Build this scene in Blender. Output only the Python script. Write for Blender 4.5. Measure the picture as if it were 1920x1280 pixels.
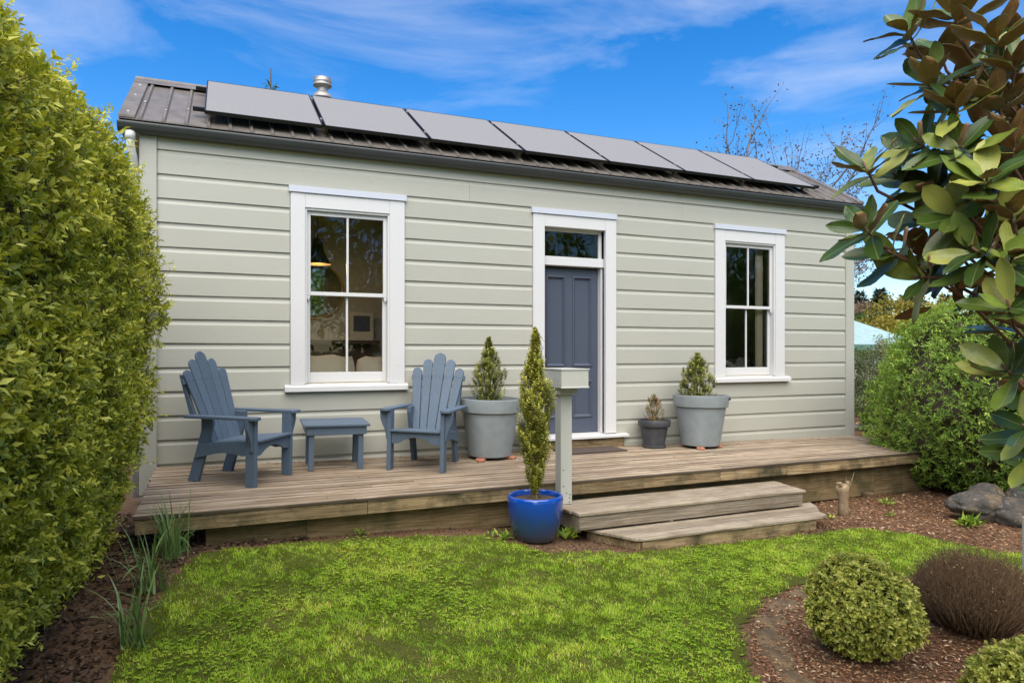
import bpy, bmesh, math, random
import numpy as np
from mathutils import Vector, Matrix

for o in list(bpy.data.objects):
    bpy.data.objects.remove(o)
scene = bpy.context.scene
COL = scene.collection
R = math.radians

# ------------------------------------------------------------------ camera
CAM_Y = -7.138
YAW = R(22.935)
cam = bpy.data.cameras.new('camera')
cam.lens = 24.0
cam.sensor_width = 36.0
cam.shift_y = 19.0 / 1920.0
cam.clip_start = 0.05
cam.clip_end = 3000
cam_o = bpy.data.objects.new('camera', cam)
cam_o.location = (0, CAM_Y, 1.6)
cam_o.rotation_euler = (R(90), 0, -YAW)
COL.objects.link(cam_o)
scene.camera = cam_o

# ------------------------------------------------------------------ sky and sun
SUN = Vector((-0.22, -0.62, 1.0)).normalized()
SUN_EL = math.asin(SUN.z)
SUN_AZ = math.atan2(SUN.x, SUN.y)
world = bpy.data.worlds.new('World')
scene.world = world
world.use_nodes = True
wn, wl = world.node_tree.nodes, world.node_tree.links
for n in list(wn):
    wn.remove(n)
w_out = wn.new('ShaderNodeOutputWorld')
w_bg = wn.new('ShaderNodeBackground')
w_bg.inputs['Strength'].default_value = 0.15
sky = wn.new('ShaderNodeTexSky')
sky.sky_type = 'NISHITA'
sky.sun_disc = False
sky.sun_elevation = SUN_EL
sky.sun_rotation = SUN_AZ
sky.altitude = 100
sky.air_density = 1.0
sky.dust_density = 0.4
sky.ozone_density = 2.0
w_hs = wn.new('ShaderNodeHueSaturation')
w_hs.inputs['Saturation'].default_value = 1.46
w_hs.inputs['Hue'].default_value = 0.506
w_hs.inputs['Value'].default_value = 0.86
w_tc = wn.new('ShaderNodeTexCoord')
w_map = wn.new('ShaderNodeMapping')
w_map.inputs['Rotation'].default_value = (R(12), R(-8), R(25))
w_map.inputs['Scale'].default_value = (1.6, 2.4, 6.5)
w_n1 = wn.new('ShaderNodeTexNoise')
w_n1.inputs['Scale'].default_value = 1.5
w_n1.inputs['Detail'].default_value = 9
w_n1.inputs['Roughness'].default_value = 0.58
w_n1.inputs['Distortion'].default_value = 0.5
w_r1 = wn.new('ShaderNodeValToRGB')
w_r1.color_ramp.elements[0].position = 0.46
w_r1.color_ramp.elements[0].color = (0, 0, 0, 1)
w_r1.color_ramp.elements[1].position = 0.86
w_r1.color_ramp.elements[1].color = (0.58, 0.58, 0.58, 1)
w_mix = wn.new('ShaderNodeMix')
w_mix.data_type = 'RGBA'
w_mix.inputs[7].default_value = (3.9, 4.1, 4.6, 1)
wl.new(sky.outputs[0], w_hs.inputs['Color'])
wl.new(w_tc.outputs['Generated'], w_map.inputs['Vector'])
wl.new(w_map.outputs[0], w_n1.inputs['Vector'])
wl.new(w_n1.outputs['Fac'], w_r1.inputs['Fac'])
wl.new(w_r1.outputs[0], w_mix.inputs[0])
wl.new(w_hs.outputs[0], w_mix.inputs[6])
wl.new(w_mix.outputs[2], w_bg.inputs['Color'])
wl.new(w_bg.outputs[0], w_out.inputs['Surface'])

sun = bpy.data.lights.new('sun', 'SUN')
sun.energy = 3.9
sun.angle = R(80)
sun.color = (1.0, 0.92, 0.79)
sun_o = bpy.data.objects.new('sun', sun)
sun_o.rotation_euler = SUN.to_track_quat('Z', 'Y').to_euler()
sun_o.location = SUN * 30
COL.objects.link(sun_o)
vs = scene.view_settings
vs.view_transform = 'Standard'
vs.look = 'None'
vs.gamma = 1
vs.exposure = 0.76
vs.use_curve_mapping = False
scene.cycles.max_bounces = 5
scene.cycles.diffuse_bounces = 2
scene.cycles.glossy_bounces = 2
scene.cycles.transparent_max_bounces = 6

# ------------------------------------------------------------------ helpers
def link(o):
    COL.objects.link(o)
    return o

def tag(o, label=None, cat=None, group=None, kind=None):
    if label: o['label'] = label
    if cat: o['category'] = cat
    if group: o['group'] = group
    if kind: o['kind'] = kind
    return o

def thing(name, label, cat, loc=(0, 0, 0), rz=0, group=None, mat=None):
    o = bpy.data.objects.new(name, None)
    o.empty_display_size = 0.1
    if mat is not None:
        o.matrix_world = mat
    else:
        o.location = loc
        o.rotation_euler = (0, 0, rz)
    link(o)
    return tag(o, label, cat, group)

def addobj(name, me, parent=None):
    o = bpy.data.objects.new(name, me)
    link(o)
    if parent is not None:
        o.parent = parent
    return o

class MB:
    """collects shapes; build() links them as ONE mesh object"""
    def __init__(self):
        self.bm = bmesh.new()
    def box(self, x0, x1, y0, y1, z0, z1, bev=0.0):
        bm = bmesh.new()
        bmesh.ops.create_cube(bm, size=1)
        bmesh.ops.scale(bm, vec=(x1-x0, y1-y0, z1-z0), verts=bm.verts)
        bmesh.ops.translate(bm, vec=((x0+x1)/2, (y0+y1)/2, (z0+z1)/2), verts=bm.verts)
        if bev:
            bmesh.ops.bevel(bm, geom=list(bm.edges), offset=bev, segments=1, affect='EDGES', profile=0.5)
        self.join(bm)
        return self
    def join(self, bm):
        me = bpy.data.meshes.new('tmp')
        bm.to_mesh(me); bm.free()
        self.bm.from_mesh(me)
        bpy.data.meshes.remove(me)
    def prism(self, pts, vec, bev=0.0):
        bm = bmesh.new()
        v = Vector(vec)
        a = [bm.verts.new(Vector(p)) for p in pts]
        b = [bm.verts.new(Vector(p)+v) for p in pts]
        bm.faces.new(a); bm.faces.new(b[::-1])
        n = len(a)
        for i in range(n):
            bm.faces.new((a[i], b[i], b[(i+1) % n], a[(i+1) % n]))
        bmesh.ops.recalc_face_normals(bm, faces=bm.faces)
        if bev:
            es = [e for e in bm.edges if len(e.link_faces) == 2 and e.calc_face_angle(0) > 0.6]
            bmesh.ops.bevel(bm, geom=es, offset=bev, segments=1, affect='EDGES', profile=0.5)
        self.join(bm)
        return self
    def lathe(self, prof, seg=40, c=(0, 0)):
        bm = bmesh.new()
        rings = []
        for r, z in prof:
            if r < 1e-5:
                rings.append([bm.verts.new((c[0], c[1], z))])
            else:
                rings.append([bm.verts.new((c[0]+r*math.cos(2*math.pi*i/seg), c[1]+r*math.sin(2*math.pi*i/seg), z)) for i in range(seg)])
        for A, B in zip(rings[:-1], rings[1:]):
            for i in range(seg):
                j = (i+1) % seg
                if len(A) == 1 and len(B) == 1: continue
                if len(A) == 1: bm.faces.new((A[0], B[j], B[i]))
                elif len(B) == 1: bm.faces.new((A[i], A[j], B[0]))
                else: bm.faces.new((A[i], A[j], B[j], B[i]))
        bmesh.ops.recalc_face_normals(bm, faces=bm.faces)
        self.join(bm)
        return self
    def tube(self, pts, radii, seg=6, cap=True):
        bm = bmesh.new()
        pts = [Vector(p) for p in pts]
        rings = []
        ref = Vector((0.13, 0.37, 0.92)).normalized()
        for i, p in enumerate(pts):
            d = (pts[min(i+1, len(pts)-1)] - pts[max(i-1, 0)])
            d = d.normalized() if d.length > 1e-9 else Vector((0, 0, 1))
            r0 = ref if abs(d.dot(ref)) < 0.95 else Vector((1, 0, 0))
            a = d.cross(r0).normalized(); b = d.cross(a)
            rr = radii[i] if hasattr(radii, '__len__') else radii
            rings.append([bm.verts.new(p + (a*math.cos(2*math.pi*k/seg) + b*math.sin(2*math.pi*k/seg))*rr) for k in range(seg)])
        for A, B in zip(rings[:-1], rings[1:]):
            for k in range(seg):
                bm.faces.new((A[k], A[(k+1) % seg], B[(k+1) % seg], B[k]))
        if cap:
            bm.faces.new(rings[0][::-1]); bm.faces.new(rings[-1])
        self.join(bm)
        return self
    def quad(self, *pts):
        self.bm.faces.new([self.bm.verts.new(Vector(p)) for p in pts])
        return self
    def build(self, name, mat, parent=None, smooth=False, auto=None):
        me = bpy.data.meshes.new(name)
        self.bm.to_mesh(me); self.bm.free()
        if isinstance(mat, (list, tuple)):
            for m in mat: me.materials.append(m)
        else:
            me.materials.append(mat)
        if smooth or auto:
            me.polygons.foreach_set('use_smooth', [True]*len(me.polygons))
        if auto:
            me.set_sharp_from_angle(angle=R(auto))
        return addobj(name, me, parent)

def mesh_np(name, verts, tris, mat, parent=None, rnd=None, smooth=False):
    me = bpy.data.meshes.new(name)
    verts = np.asarray(verts, dtype=np.float32); tris = np.asarray(tris, dtype=np.int32)
    k = tris.shape[1]
    me.vertices.add(len(verts)); me.vertices.foreach_set('co', verts.ravel())
    me.loops.add(tris.size); me.loops.foreach_set('vertex_index', tris.ravel())
    me.polygons.add(len(tris))
    me.polygons.foreach_set('loop_start', np.arange(0, tris.size, k, dtype=np.int32))
    me.polygons.foreach_set('loop_total', np.full(len(tris), k, dtype=np.int32))
    if smooth:
        me.polygons.foreach_set('use_smooth', np.ones(len(tris), dtype=bool))
    if rnd is not None:
        at = me.attributes.new('rnd', 'FLOAT', 'POINT')
        at.data.foreach_set('value', np.asarray(rnd, dtype=np.float32))
    me.materials.append(mat)
    me.update()
    me.validate()
    o = addobj(name, me, parent)
    if parent is not None and rnd is not None and name != 'leaf':
        o['kind'] = 'stuff'          # foliage too fine to pick apart
    return o

# ------------------------------------------------------------------ materials
def mat_new(name):
    m = bpy.data.materials.new(name)
    m.use_nodes = True
    nt = m.node_tree
    b = nt.nodes['Principled BSDF']
    return m, nt.nodes, nt.links, b

def ramp(nodes, stops):
    r = nodes.new('ShaderNodeValToRGB')
    e = r.color_ramp.elements
    while len(e) < len(stops): e.new(0.5)
    for i, (p, c) in enumerate(stops):
        e[i].position = p
        e[i].color = (c[0], c[1], c[2], 1) if hasattr(c, '__len__') else (c, c, c, 1)
    return r

def tint(c, k):
    return tuple(min(1, v*k) for v in c)

def mat_paint(name, col, rough=0.55, var=0.06, grain=(1, 1, 1), gscale=40, bump=0.15, objvar=0.05, dirt=None, bdist=0.003):
    """brushed paint over wood: small tone shifts, fine brush grain, per-piece shift"""
    m, N, L, b = mat_new(name)
    tc = N.new('ShaderNodeTexCoord'); mp = N.new('ShaderNodeMapping')
    mp.inputs['Scale'].default_value = grain
    L.new(tc.outputs['Object'], mp.inputs['Vector'])
    n1 = N.new('ShaderNodeTexNoise'); n1.inputs['Scale'].default_value = gscale; n1.inputs['Detail'].default_value = 5
    L.new(mp.outputs[0], n1.inputs['Vector'])
    n2 = N.new('ShaderNodeTexNoise'); n2.inputs['Scale'].default_value = 1.7; n2.inputs['Detail'].default_value = 4
    L.new(tc.outputs['Object'], n2.inputs['Vector'])
    add = N.new('ShaderNodeMath'); add.operation = 'ADD'
    L.new(n1.outputs['Fac'], add.inputs[0]); L.new(n2.outputs['Fac'], add.inputs[1])
    oi = N.new('ShaderNodeObjectInfo')
    ov = N.new('ShaderNodeMath'); ov.operation = 'MULTIPLY_ADD'
    ov.inputs[1].default_value = objvar * 6; ov.inputs[2].default_value = -objvar * 3
    L.new(oi.outputs['Random'], ov.inputs[0])
    add2 = N.new('ShaderNodeMath'); add2.operation = 'ADD'
    L.new(add.outputs[0], add2.inputs[0]); L.new(ov.outputs[0], add2.inputs[1])
    r = ramp(N, [(0.0, tint(col, 1-var*1.6)), (0.5, col), (1.0, tint(col, 1+var))])
    half = N.new('ShaderNodeMath'); half.operation = 'MULTIPLY'; half.inputs[1].default_value = 0.5
    L.new(add2.outputs[0], half.inputs[0]); L.new(half.outputs[0], r.inputs['Fac'])
    last = r.outputs[0]
    if dirt:
        n3 = N.new('ShaderNodeTexNoise'); n3.inputs['Scale'].default_value = 9; n3.inputs['Detail'].default_value = 8; n3.inputs['Roughness'].default_value = 0.7
        L.new(tc.outputs['Object'], n3.inputs['Vector'])
        dr = ramp(N, [(0.58, 0.0), (0.80, 0.55)])
        L.new(n3.outputs['Fac'], dr.inputs['Fac'])
        mx = N.new('ShaderNodeMix'); mx.data_type = 'RGBA'
        mx.inputs[7].default_value = (*dirt, 1)
        L.new(dr.outputs[0], mx.inputs[0]); L.new(last, mx.inputs[6])
        last = mx.outputs[2]
    L.new(last, b.inputs['Base Color'])
    b.inputs['Roughness'].default_value = rough
    bp = N.new('ShaderNodeBump'); bp.inputs['Strength'].default_value = bump; bp.inputs['Distance'].default_value = bdist
    L.new(n1.outputs['Fac'], bp.inputs['Height']); L.new(bp.outputs[0], b.inputs['Normal'])
    return m

def mat_wood(name, c0, c1, c2, stain=None, reed=False, stain_amt=0.6, gx=(0.9, 22, 22)):
    """weathered timber with grain along X"""
    m, N, L, b = mat_new(name)
    tc = N.new('ShaderNodeTexCoord'); mp = N.new('ShaderNodeMapping')
    mp.inputs['Scale'].default_value = gx
    oi = N.new('ShaderNodeObjectInfo')
    sc = N.new('ShaderNodeVectorMath'); sc.operation = 'SCALE'
    cmb = N.new('ShaderNodeCombineXYZ'); cmb.inputs[0].default_value = 13; cmb.inputs[1].default_value = 7; cmb.inputs[2].default_value = 5
    L.new(cmb.outputs[0], sc.inputs[0]); L.new(oi.outputs['Random'], sc.inputs['Scale'])
    ad = N.new('ShaderNodeVectorMath'); ad.operation = 'ADD'
    L.new(tc.outputs['Object'], ad.inputs[0]); L.new(sc.outputs[0], ad.inputs[1])
    L.new(ad.outputs[0], mp.inputs['Vector'])
    n1 = N.new('ShaderNodeTexNoise'); n1.inputs['Scale'].default_value = 3.5; n1.inputs['Detail'].default_value = 9; n1.inputs['Roughness'].default_value = 0.68; n1.inputs['Distortion'].default_value = 0.3
    L.new(mp.outputs[0], n1.inputs['Vector'])
    r = ramp(N, [(0.33, c0), (0.49, c1), (0.66, c2)])
    L.new(n1.outputs['Fac'], r.inputs['Fac'])
    mv = N.new('ShaderNodeMath'); mv.operation = 'MULTIPLY_ADD'; mv.inputs[1].default_value = 0.60; mv.inputs[2].default_value = 0.68
    L.new(oi.outputs['Random'], mv.inputs[0])
    vm = N.new('ShaderNodeVectorMath'); vm.operation = 'SCALE'
    L.new(r.outputs[0], vm.inputs[0]); L.new(mv.outputs[0], vm.inputs['Scale'])
    last = vm.outputs[0]
    if stain:
        n3 = N.new('ShaderNodeTexNoise'); n3.inputs['Scale'].default_value = 3.6; n3.inputs['Detail'].default_value = 7; n3.inputs['Roughness'].default_value = 0.65
        L.new(ad.outputs[0], n3.inputs['Vector'])
        dr = ramp(N, [(0.46, 0.0), (0.66, stain_amt)])
        L.new(n3.outputs['Fac'], dr.inputs['Fac'])
        mx = N.new('ShaderNodeMix'); mx.data_type = 'RGBA'; mx.inputs[7].default_value = (*stain, 1)
        L.new(dr.outputs[0], mx.inputs[0]); L.new(last, mx.inputs[6])
        last = mx.outputs[2]
    if reed:
        # grime that gathers along the board edges, broken up by noise
        s0 = N.new('ShaderNodeSeparateXYZ'); L.new(tc.outputs['Object'], s0.inputs[0])
        f0 = N.new('ShaderNodeMath'); f0.operation = 'MULTIPLY_ADD'; f0.inputs[1].default_value = 1/0.0925; f0.inputs[2].default_value = 0.895/0.0925
        L.new(s0.outputs['Y'], f0.inputs[0])
        f1 = N.new('ShaderNodeMath'); f1.operation = 'FRACT'; L.new(f0.outputs[0], f1.inputs[0])
        f2 = N.new('ShaderNodeMath'); f2.operation = 'SUBTRACT'; f2.inputs[1].default_value = 0.46; L.new(f1.outputs[0], f2.inputs[0])
        f3 = N.new('ShaderNodeMath'); f3.operation = 'ABSOLUTE'; L.new(f2.outputs[0], f3.inputs[0])
        n5 = N.new('ShaderNodeTexNoise'); n5.inputs['Scale'].default_value = 1.6; n5.inputs['Detail'].default_value = 6
        m5 = N.new('ShaderNodeMapping'); m5.inputs['Scale'].default_value = (1.0, 6, 6); L.new(ad.outputs[0], m5.inputs['Vector']); L.new(m5.outputs[0], n5.inputs['Vector'])
        f4 = N.new('ShaderNodeMath'); f4.operation = 'MULTIPLY_ADD'; f4.inputs[1].default_value = 0.55; L.new(n5.outputs['Fac'], f4.inputs[0]); L.new(f3.outputs[0], f4.inputs[2])
        er = ramp(N, [(0.60, 0.0), (0.76, 0.85)]); L.new(f4.outputs[0], er.inputs['Fac'])
        mx5 = N.new('ShaderNodeMix'); mx5.data_type = 'RGBA'; mx5.inputs[7].default_value = (0.045, 0.034, 0.024, 1)
        L.new(er.outputs[0], mx5.inputs[0]); L.new(last, mx5.inputs[6]); last = mx5.outputs[2]
    L.new(last, b.inputs['Base Color'])
    b.inputs['Roughness'].default_value = 0.85
    b.inputs['Specular IOR Level'].default_value = 0.25
    bp = N.new('ShaderNodeBump'); bp.inputs['Strength'].default_value = 0.55; bp.inputs['Distance'].default_value = 0.004
    if reed:
        sx = N.new('ShaderNodeSeparateXYZ'); L.new(tc.outputs['Object'], sx.inputs[0])
        mu = N.new('ShaderNodeMath'); mu.operation = 'MULTIPLY'; mu.inputs[1].default_value = 2*math.pi/0.0135
        L.new(sx.outputs['Y'], mu.inputs[0])
        si = N.new('ShaderNodeMath'); si.operation = 'SINE'; L.new(mu.outputs[0], si.inputs[0])
        hm = N.new('ShaderNodeMath'); hm.operation = 'MULTIPLY_ADD'; hm.inputs[1].default_value = 0.18
        L.new(si.outputs[0], hm.inputs[0]); L.new(n1.outputs['Fac'], hm.inputs[2])
        L.new(hm.outputs[0], bp.inputs['Height'])
    else:
        L.new(n1.outputs['Fac'], bp.inputs['Height'])
    L.new(bp.outputs[0], b.inputs['Normal'])
    return m

def mat_plain(name, col, rough=0.6, metal=0.0, nscale=25, var=0.12, bump=0.1, spec=0.5, coat=0.0, detail=5, bdist=0.002):
    m, N, L, b = mat_new(name)
    tc = N.new('ShaderNodeTexCoord')
    n1 = N.new('ShaderNodeTexNoise'); n1.inputs['Scale'].default_value = nscale; n1.inputs['Detail'].default_value = detail
    L.new(tc.outputs['Object'], n1.inputs['Vector'])
    r = ramp(N, [(0.3, tint(col, 1-var)), (0.7, tint(col, 1+var))])
    L.new(n1.outputs['Fac'], r.inputs['Fac']); L.new(r.outputs[0], b.inputs['Base Color'])
    b.inputs['Roughness'].default_value = rough; b.inputs['Metallic'].default_value = metal
    b.inputs['Specular IOR Level'].default_value = spec; b.inputs['Coat Weight'].default_value = coat
    b.inputs['Coat Roughness'].default_value = 0.08
    bp = N.new('ShaderNodeBump'); bp.inputs['Strength'].default_value = bump; bp.inputs['Distance'].default_value = bdist
    L.new(n1.outputs['Fac'], bp.inputs['Height']); L.new(bp.outputs[0], b.inputs['Normal'])
    return m

def mat_leaf(name, stops, rough=0.45, trans=0.3, spec=0.4, patch=0.0, pscale=1.2):
    """leaf tissue: each leaf takes its own tone ('rnd'), light passes partly through"""
    m, N, L, b = mat_new(name)
    at = N.new('ShaderNodeAttribute'); at.attribute_name = 'rnd'
    fac = at.outputs['Fac']
    if patch:
        tc = N.new('ShaderNodeTexCoord')
        n1 = N.new('ShaderNodeTexNoise'); n1.inputs['Scale'].default_value = pscale; n1.inputs['Detail'].default_value = 3
        L.new(tc.outputs['Object'], n1.inputs['Vector'])
        ma = N.new('ShaderNodeMath'); ma.operation = 'MULTIPLY_ADD'; ma.inputs[1].default_value = patch; ma.inputs[2].default_value = -patch*0.5
        L.new(n1.outputs['Fac'], ma.inputs[0])
        ad = N.new('ShaderNodeMath'); ad.operation = 'ADD'; ad.use_clamp = True
        L.new(fac, ad.inputs[0]); L.new(ma.outputs[0], ad.inputs[1])
        fac = ad.outputs[0]
    r = ramp(N, stops)
    L.new(fac, r.inputs['Fac']); L.new(r.outputs[0], b.inputs['Base Color'])
    b.inputs['Roughness'].default_value = rough
    b.inputs['Specular IOR Level'].default_value = spec
    tr = N.new('ShaderNodeBsdfTranslucent')
    br = N.new('ShaderNodeVectorMath'); br.operation = 'MULTIPLY'; br.inputs[1].default_value = (1.25, 1.2, 0.6)
    L.new(r.outputs[0], br.inputs[0]); L.new(br.outputs[0], tr.inputs['Color'])
    mx = N.new('ShaderNodeMixShader'); mx.inputs[0].default_value = trans
    L.new(b.outputs[0], mx.inputs[1]); L.new(tr.outputs[0], mx.inputs[2])
    L.new(mx.outputs[0], N['Material Output'].inputs['Surface'])
    return m

def mat_glass(name, tintc=(0.92, 0.95, 0.93)):
    m, N, L, b = mat_new(name)
    N.remove(b)
    fr = N.new('ShaderNodeFresnel'); fr.inputs['IOR'].default_value = 1.62
    t = N.new('ShaderNodeBsdfTransparent'); t.inputs['Color'].default_value = (*tintc, 1)
    g = N.new('ShaderNodeBsdfGlossy'); g.inputs['Roughness'].default_value = 0.01
    tc = N.new('ShaderNodeTexCoord')
    n1 = N.new('ShaderNodeTexNoise'); n1.inputs['Scale'].default_value = 3.0; n1.inputs['Detail'].default_value = 2
    L.new(tc.outputs['Object'], n1.inputs['Vector'])
    bp = N.new('ShaderNodeBump'); bp.inputs['Strength'].default_value = 0.06; bp.inputs['Distance'].default_value = 0.02
    L.new(n1.outputs['Fac'], bp.inputs['Height']); L.new(bp.outputs[0], g.inputs['Normal'])
    mx = N.new('ShaderNodeMixShader')
    L.new(fr.outputs[0], mx.inputs[0]); L.new(t.outputs[0], mx.inputs[1]); L.new(g.outputs[0], mx.inputs[2])
    L.new(mx.outputs[0], N['Material Output'].inputs['Surface'])
    return m

M = {}
M['wall'] = mat_paint('wall_paint', (0.415, 0.408, 0.340), 0.55, 0.06, (1.2, 30, 30), 5, 0.30, 0.09, dirt=(0.33, 0.315, 0.25))
M['white'] = mat_paint('white_paint', (0.63, 0.622, 0.60), 0.42, 0.03, (6, 6, 1), 9, 0.10, 0.02)
M['flash'] = mat_paint('cap_flashing', (0.55, 0.575, 0.63), 0.4, 0.03, (1, 1, 1), 9, 0.05, 0.01)
M['navy'] = mat_paint('door_paint', (0.066, 0.080, 0.112), 0.42, 0.06, (20, 20, 2), 5, 0.12, 0.0)
M['chair'] = mat_paint('chair_paint', (0.084, 0.122, 0.168), 0.6, 0.24, (6, 6, 2.5), 9, 0.45, 0.08, dirt=(0.060, 0.085, 0.105))
M['deck'] = mat_wood('deck_timber', (0.06, 0.043, 0.028), (0.31, 0.238, 0.162), (0.57, 0.475, 0.355), stain=(0.24, 0.150, 0.075), reed=True, stain_amt=0.6, gx=(0.55, 42, 42))
M['step'] = mat_wood('step_timber', (0.07, 0.055, 0.036), (0.28, 0.230, 0.165), (0.46, 0.39, 0.29), stain=(0.17, 0.125, 0.072), stain_amt=0.55, gx=(0.6, 32, 32))
M['fascia'] = mat_wood('fascia_timber', (0.09, 0.06, 0.03), (0.26, 0.185, 0.095), (0.40, 0.30, 0.17), stain=(0.055, 0.050, 0.025), stain_amt=0.9)
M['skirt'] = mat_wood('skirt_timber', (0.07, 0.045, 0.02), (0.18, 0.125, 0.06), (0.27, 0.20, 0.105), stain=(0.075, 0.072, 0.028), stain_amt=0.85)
M['gutter'] = mat_plain('gutter_metal', (0.048, 0.052, 0.052), 0.38, 0.0, 3, 0.1, 0.02)
M['roof'] = mat_plain('roof_steel', (0.160, 0.138, 0.115), 0.42, 0.0, 6, 0.22, 0.03, spec=0.35, coat=0.06)
M['under'] = mat_plain('soffit_paint', (0.30, 0.29, 0.25), 0.7)
M['pcell'] = mat_plain('solar_cell', (0.225, 0.218, 0.210), 0.6, 0.0, 60, 0.08, 0.02, spec=0.3, coat=0.0)  # sky reflection put into the base colour as lighter grey
M['pframe'] = mat_plain('solar_frame', (0.016, 0.015, 0.014), 0.45, 0.2, 40, 0.2, 0.02)
M['alu'] = mat_plain('aluminium', (0.42, 0.41, 0.40), 0.42, 0.7, 8, 0.2, 0.05)
M['galv'] = mat_plain('flue_steel', (0.36, 0.34, 0.31), 0.5, 0.5, 12, 0.25, 0.05)
M['dark'] = mat_plain('dark_metal', (0.03, 0.03, 0.03), 0.5)
M['pvc'] = mat_plain('white_pvc', (0.68, 0.68, 0.66), 0.4)
M['pot'] = mat_plain('pot_grey', (0.235, 0.262, 0.262), 0.55, 0.0, 9, 0.10, 0.12)
M['charcoal'] = mat_plain('pot_charcoal', (0.052, 0.054, 0.060), 0.5, 0.0, 14, 0.2, 0.12)
M['terracotta'] = mat_plain('terracotta', (0.42, 0.17, 0.10), 0.8, 0.0, 30, 0.25, 0.3)
M['potsoil'] = mat_plain('potting_soil', (0.075, 0.052, 0.035), 0.95, 0.0, 60, 0.5, 1.0, bdist=0.01)
M['bark'] = mat_plain('bark', (0.115, 0.085, 0.062), 0.9, 0.0, 40, 0.35, 0.8, bdist=0.006)
M['palebark'] = mat_plain('pale_bark', (0.30, 0.215, 0.125), 0.85, 0.0, 35, 0.3, 0.6, bdist=0.005)
M['greybark'] = mat_plain('grey_bark', (0.16, 0.145, 0.13), 0.9, 0.0, 40, 0.3, 0.5)
M['twigred'] = mat_plain('young_twig', (0.16, 0.075, 0.045), 0.6, 0.0, 30, 0.25, 0.2)
M['concrete'] = mat_plain('old_concrete', (0.30, 0.27, 0.22), 0.9, 0.0, 18, 0.3, 0.5, bdist=0.006)
M['mat'] = mat_plain('coir_mat', (0.075, 0.052, 0.042), 0.95, 0.0, 160, 0.5, 0.9, bdist=0.005)
M['room'] = mat_plain('room_paint', (0.62, 0.57, 0.45), 0.8)
M['roomdark'] = mat_plain('dark_timber', (0.07, 0.035, 0.02), 0.6)
M['cushion'] = mat_plain('cream_linen', (0.78, 0.68, 0.54), 0.9, 0.0, 90, 0.06, 0.4)
M['brass'] = mat_plain('brass', (0.55, 0.34, 0.12), 0.3, 0.8)
M['glass'] = mat_glass('window_glass')
M['rock'] = None

# blue glaze: saturated above, thinner greyer glaze running to the foot
m, N, L, b = mat_new('blue_glaze')
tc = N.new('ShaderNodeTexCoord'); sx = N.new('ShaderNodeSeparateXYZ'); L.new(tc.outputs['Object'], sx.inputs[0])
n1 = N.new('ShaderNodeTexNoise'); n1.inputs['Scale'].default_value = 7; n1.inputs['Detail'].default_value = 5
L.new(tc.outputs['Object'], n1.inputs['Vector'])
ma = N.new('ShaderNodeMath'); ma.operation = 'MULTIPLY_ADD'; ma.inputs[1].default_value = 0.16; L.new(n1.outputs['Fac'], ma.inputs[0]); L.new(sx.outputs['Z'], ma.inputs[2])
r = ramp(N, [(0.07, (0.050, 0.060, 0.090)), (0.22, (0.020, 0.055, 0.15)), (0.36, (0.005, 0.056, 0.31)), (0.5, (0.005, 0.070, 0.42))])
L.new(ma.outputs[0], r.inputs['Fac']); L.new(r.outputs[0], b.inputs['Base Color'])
b.inputs['Roughness'].default_value = 0.16; b.inputs['Coat Weight'].default_value = 0.6; b.inputs['Coat Roughness'].default_value = 0.05
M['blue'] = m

# rock: grey stone with lichen
m, N, L, b = mat_new('lichen_rock')
tc = N.new('ShaderNodeTexCoord')
n1 = N.new('ShaderNodeTexNoise'); n1.inputs['Scale'].default_value = 5; n1.inputs['Detail'].default_value = 8; n1.inputs['Roughness'].default_value = 0.7
n2 = N.new('ShaderNodeTexNoise'); n2.inputs['Scale'].default_value = 32; n2.inputs['Detail'].default_value = 6; n2.inputs['Roughness'].default_value = 0.75
L.new(tc.outputs['Object'], n1.inputs['Vector']); L.new(tc.outputs['Object'], n2.inputs['Vector'])
r = ramp(N, [(0.30, (0.030, 0.028, 0.025)), (0.50, (0.085, 0.074, 0.060)), (0.66, (0.20, 0.135, 0.065))])
L.new(n1.outputs['Fac'], r.inputs['Fac'])
r2 = ramp(N, [(0.58, 0.0), (0.68, 0.75)]); L.new(n2.outputs['Fac'], r2.inputs['Fac'])
mx = N.new('ShaderNodeMix'); mx.data_type = 'RGBA'; mx.inputs[7].default_value = (0.42, 0.42, 0.38, 1)
L.new(r2.outputs[0], mx.inputs[0]); L.new(r.outputs[0], mx.inputs[6]); L.new(mx.outputs[2], b.inputs['Base Color'])
b.inputs['Roughness'].default_value = 0.9
bp = N.new('ShaderNodeBump'); bp.inputs['Strength'].default_value = 0.8; bp.inputs['Distance'].default_value = 0.012
L.new(n2.outputs['Fac'], bp.inputs['Height']); L.new(bp.outputs[0], b.inputs['Normal'])
M['rock'] = m

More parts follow.
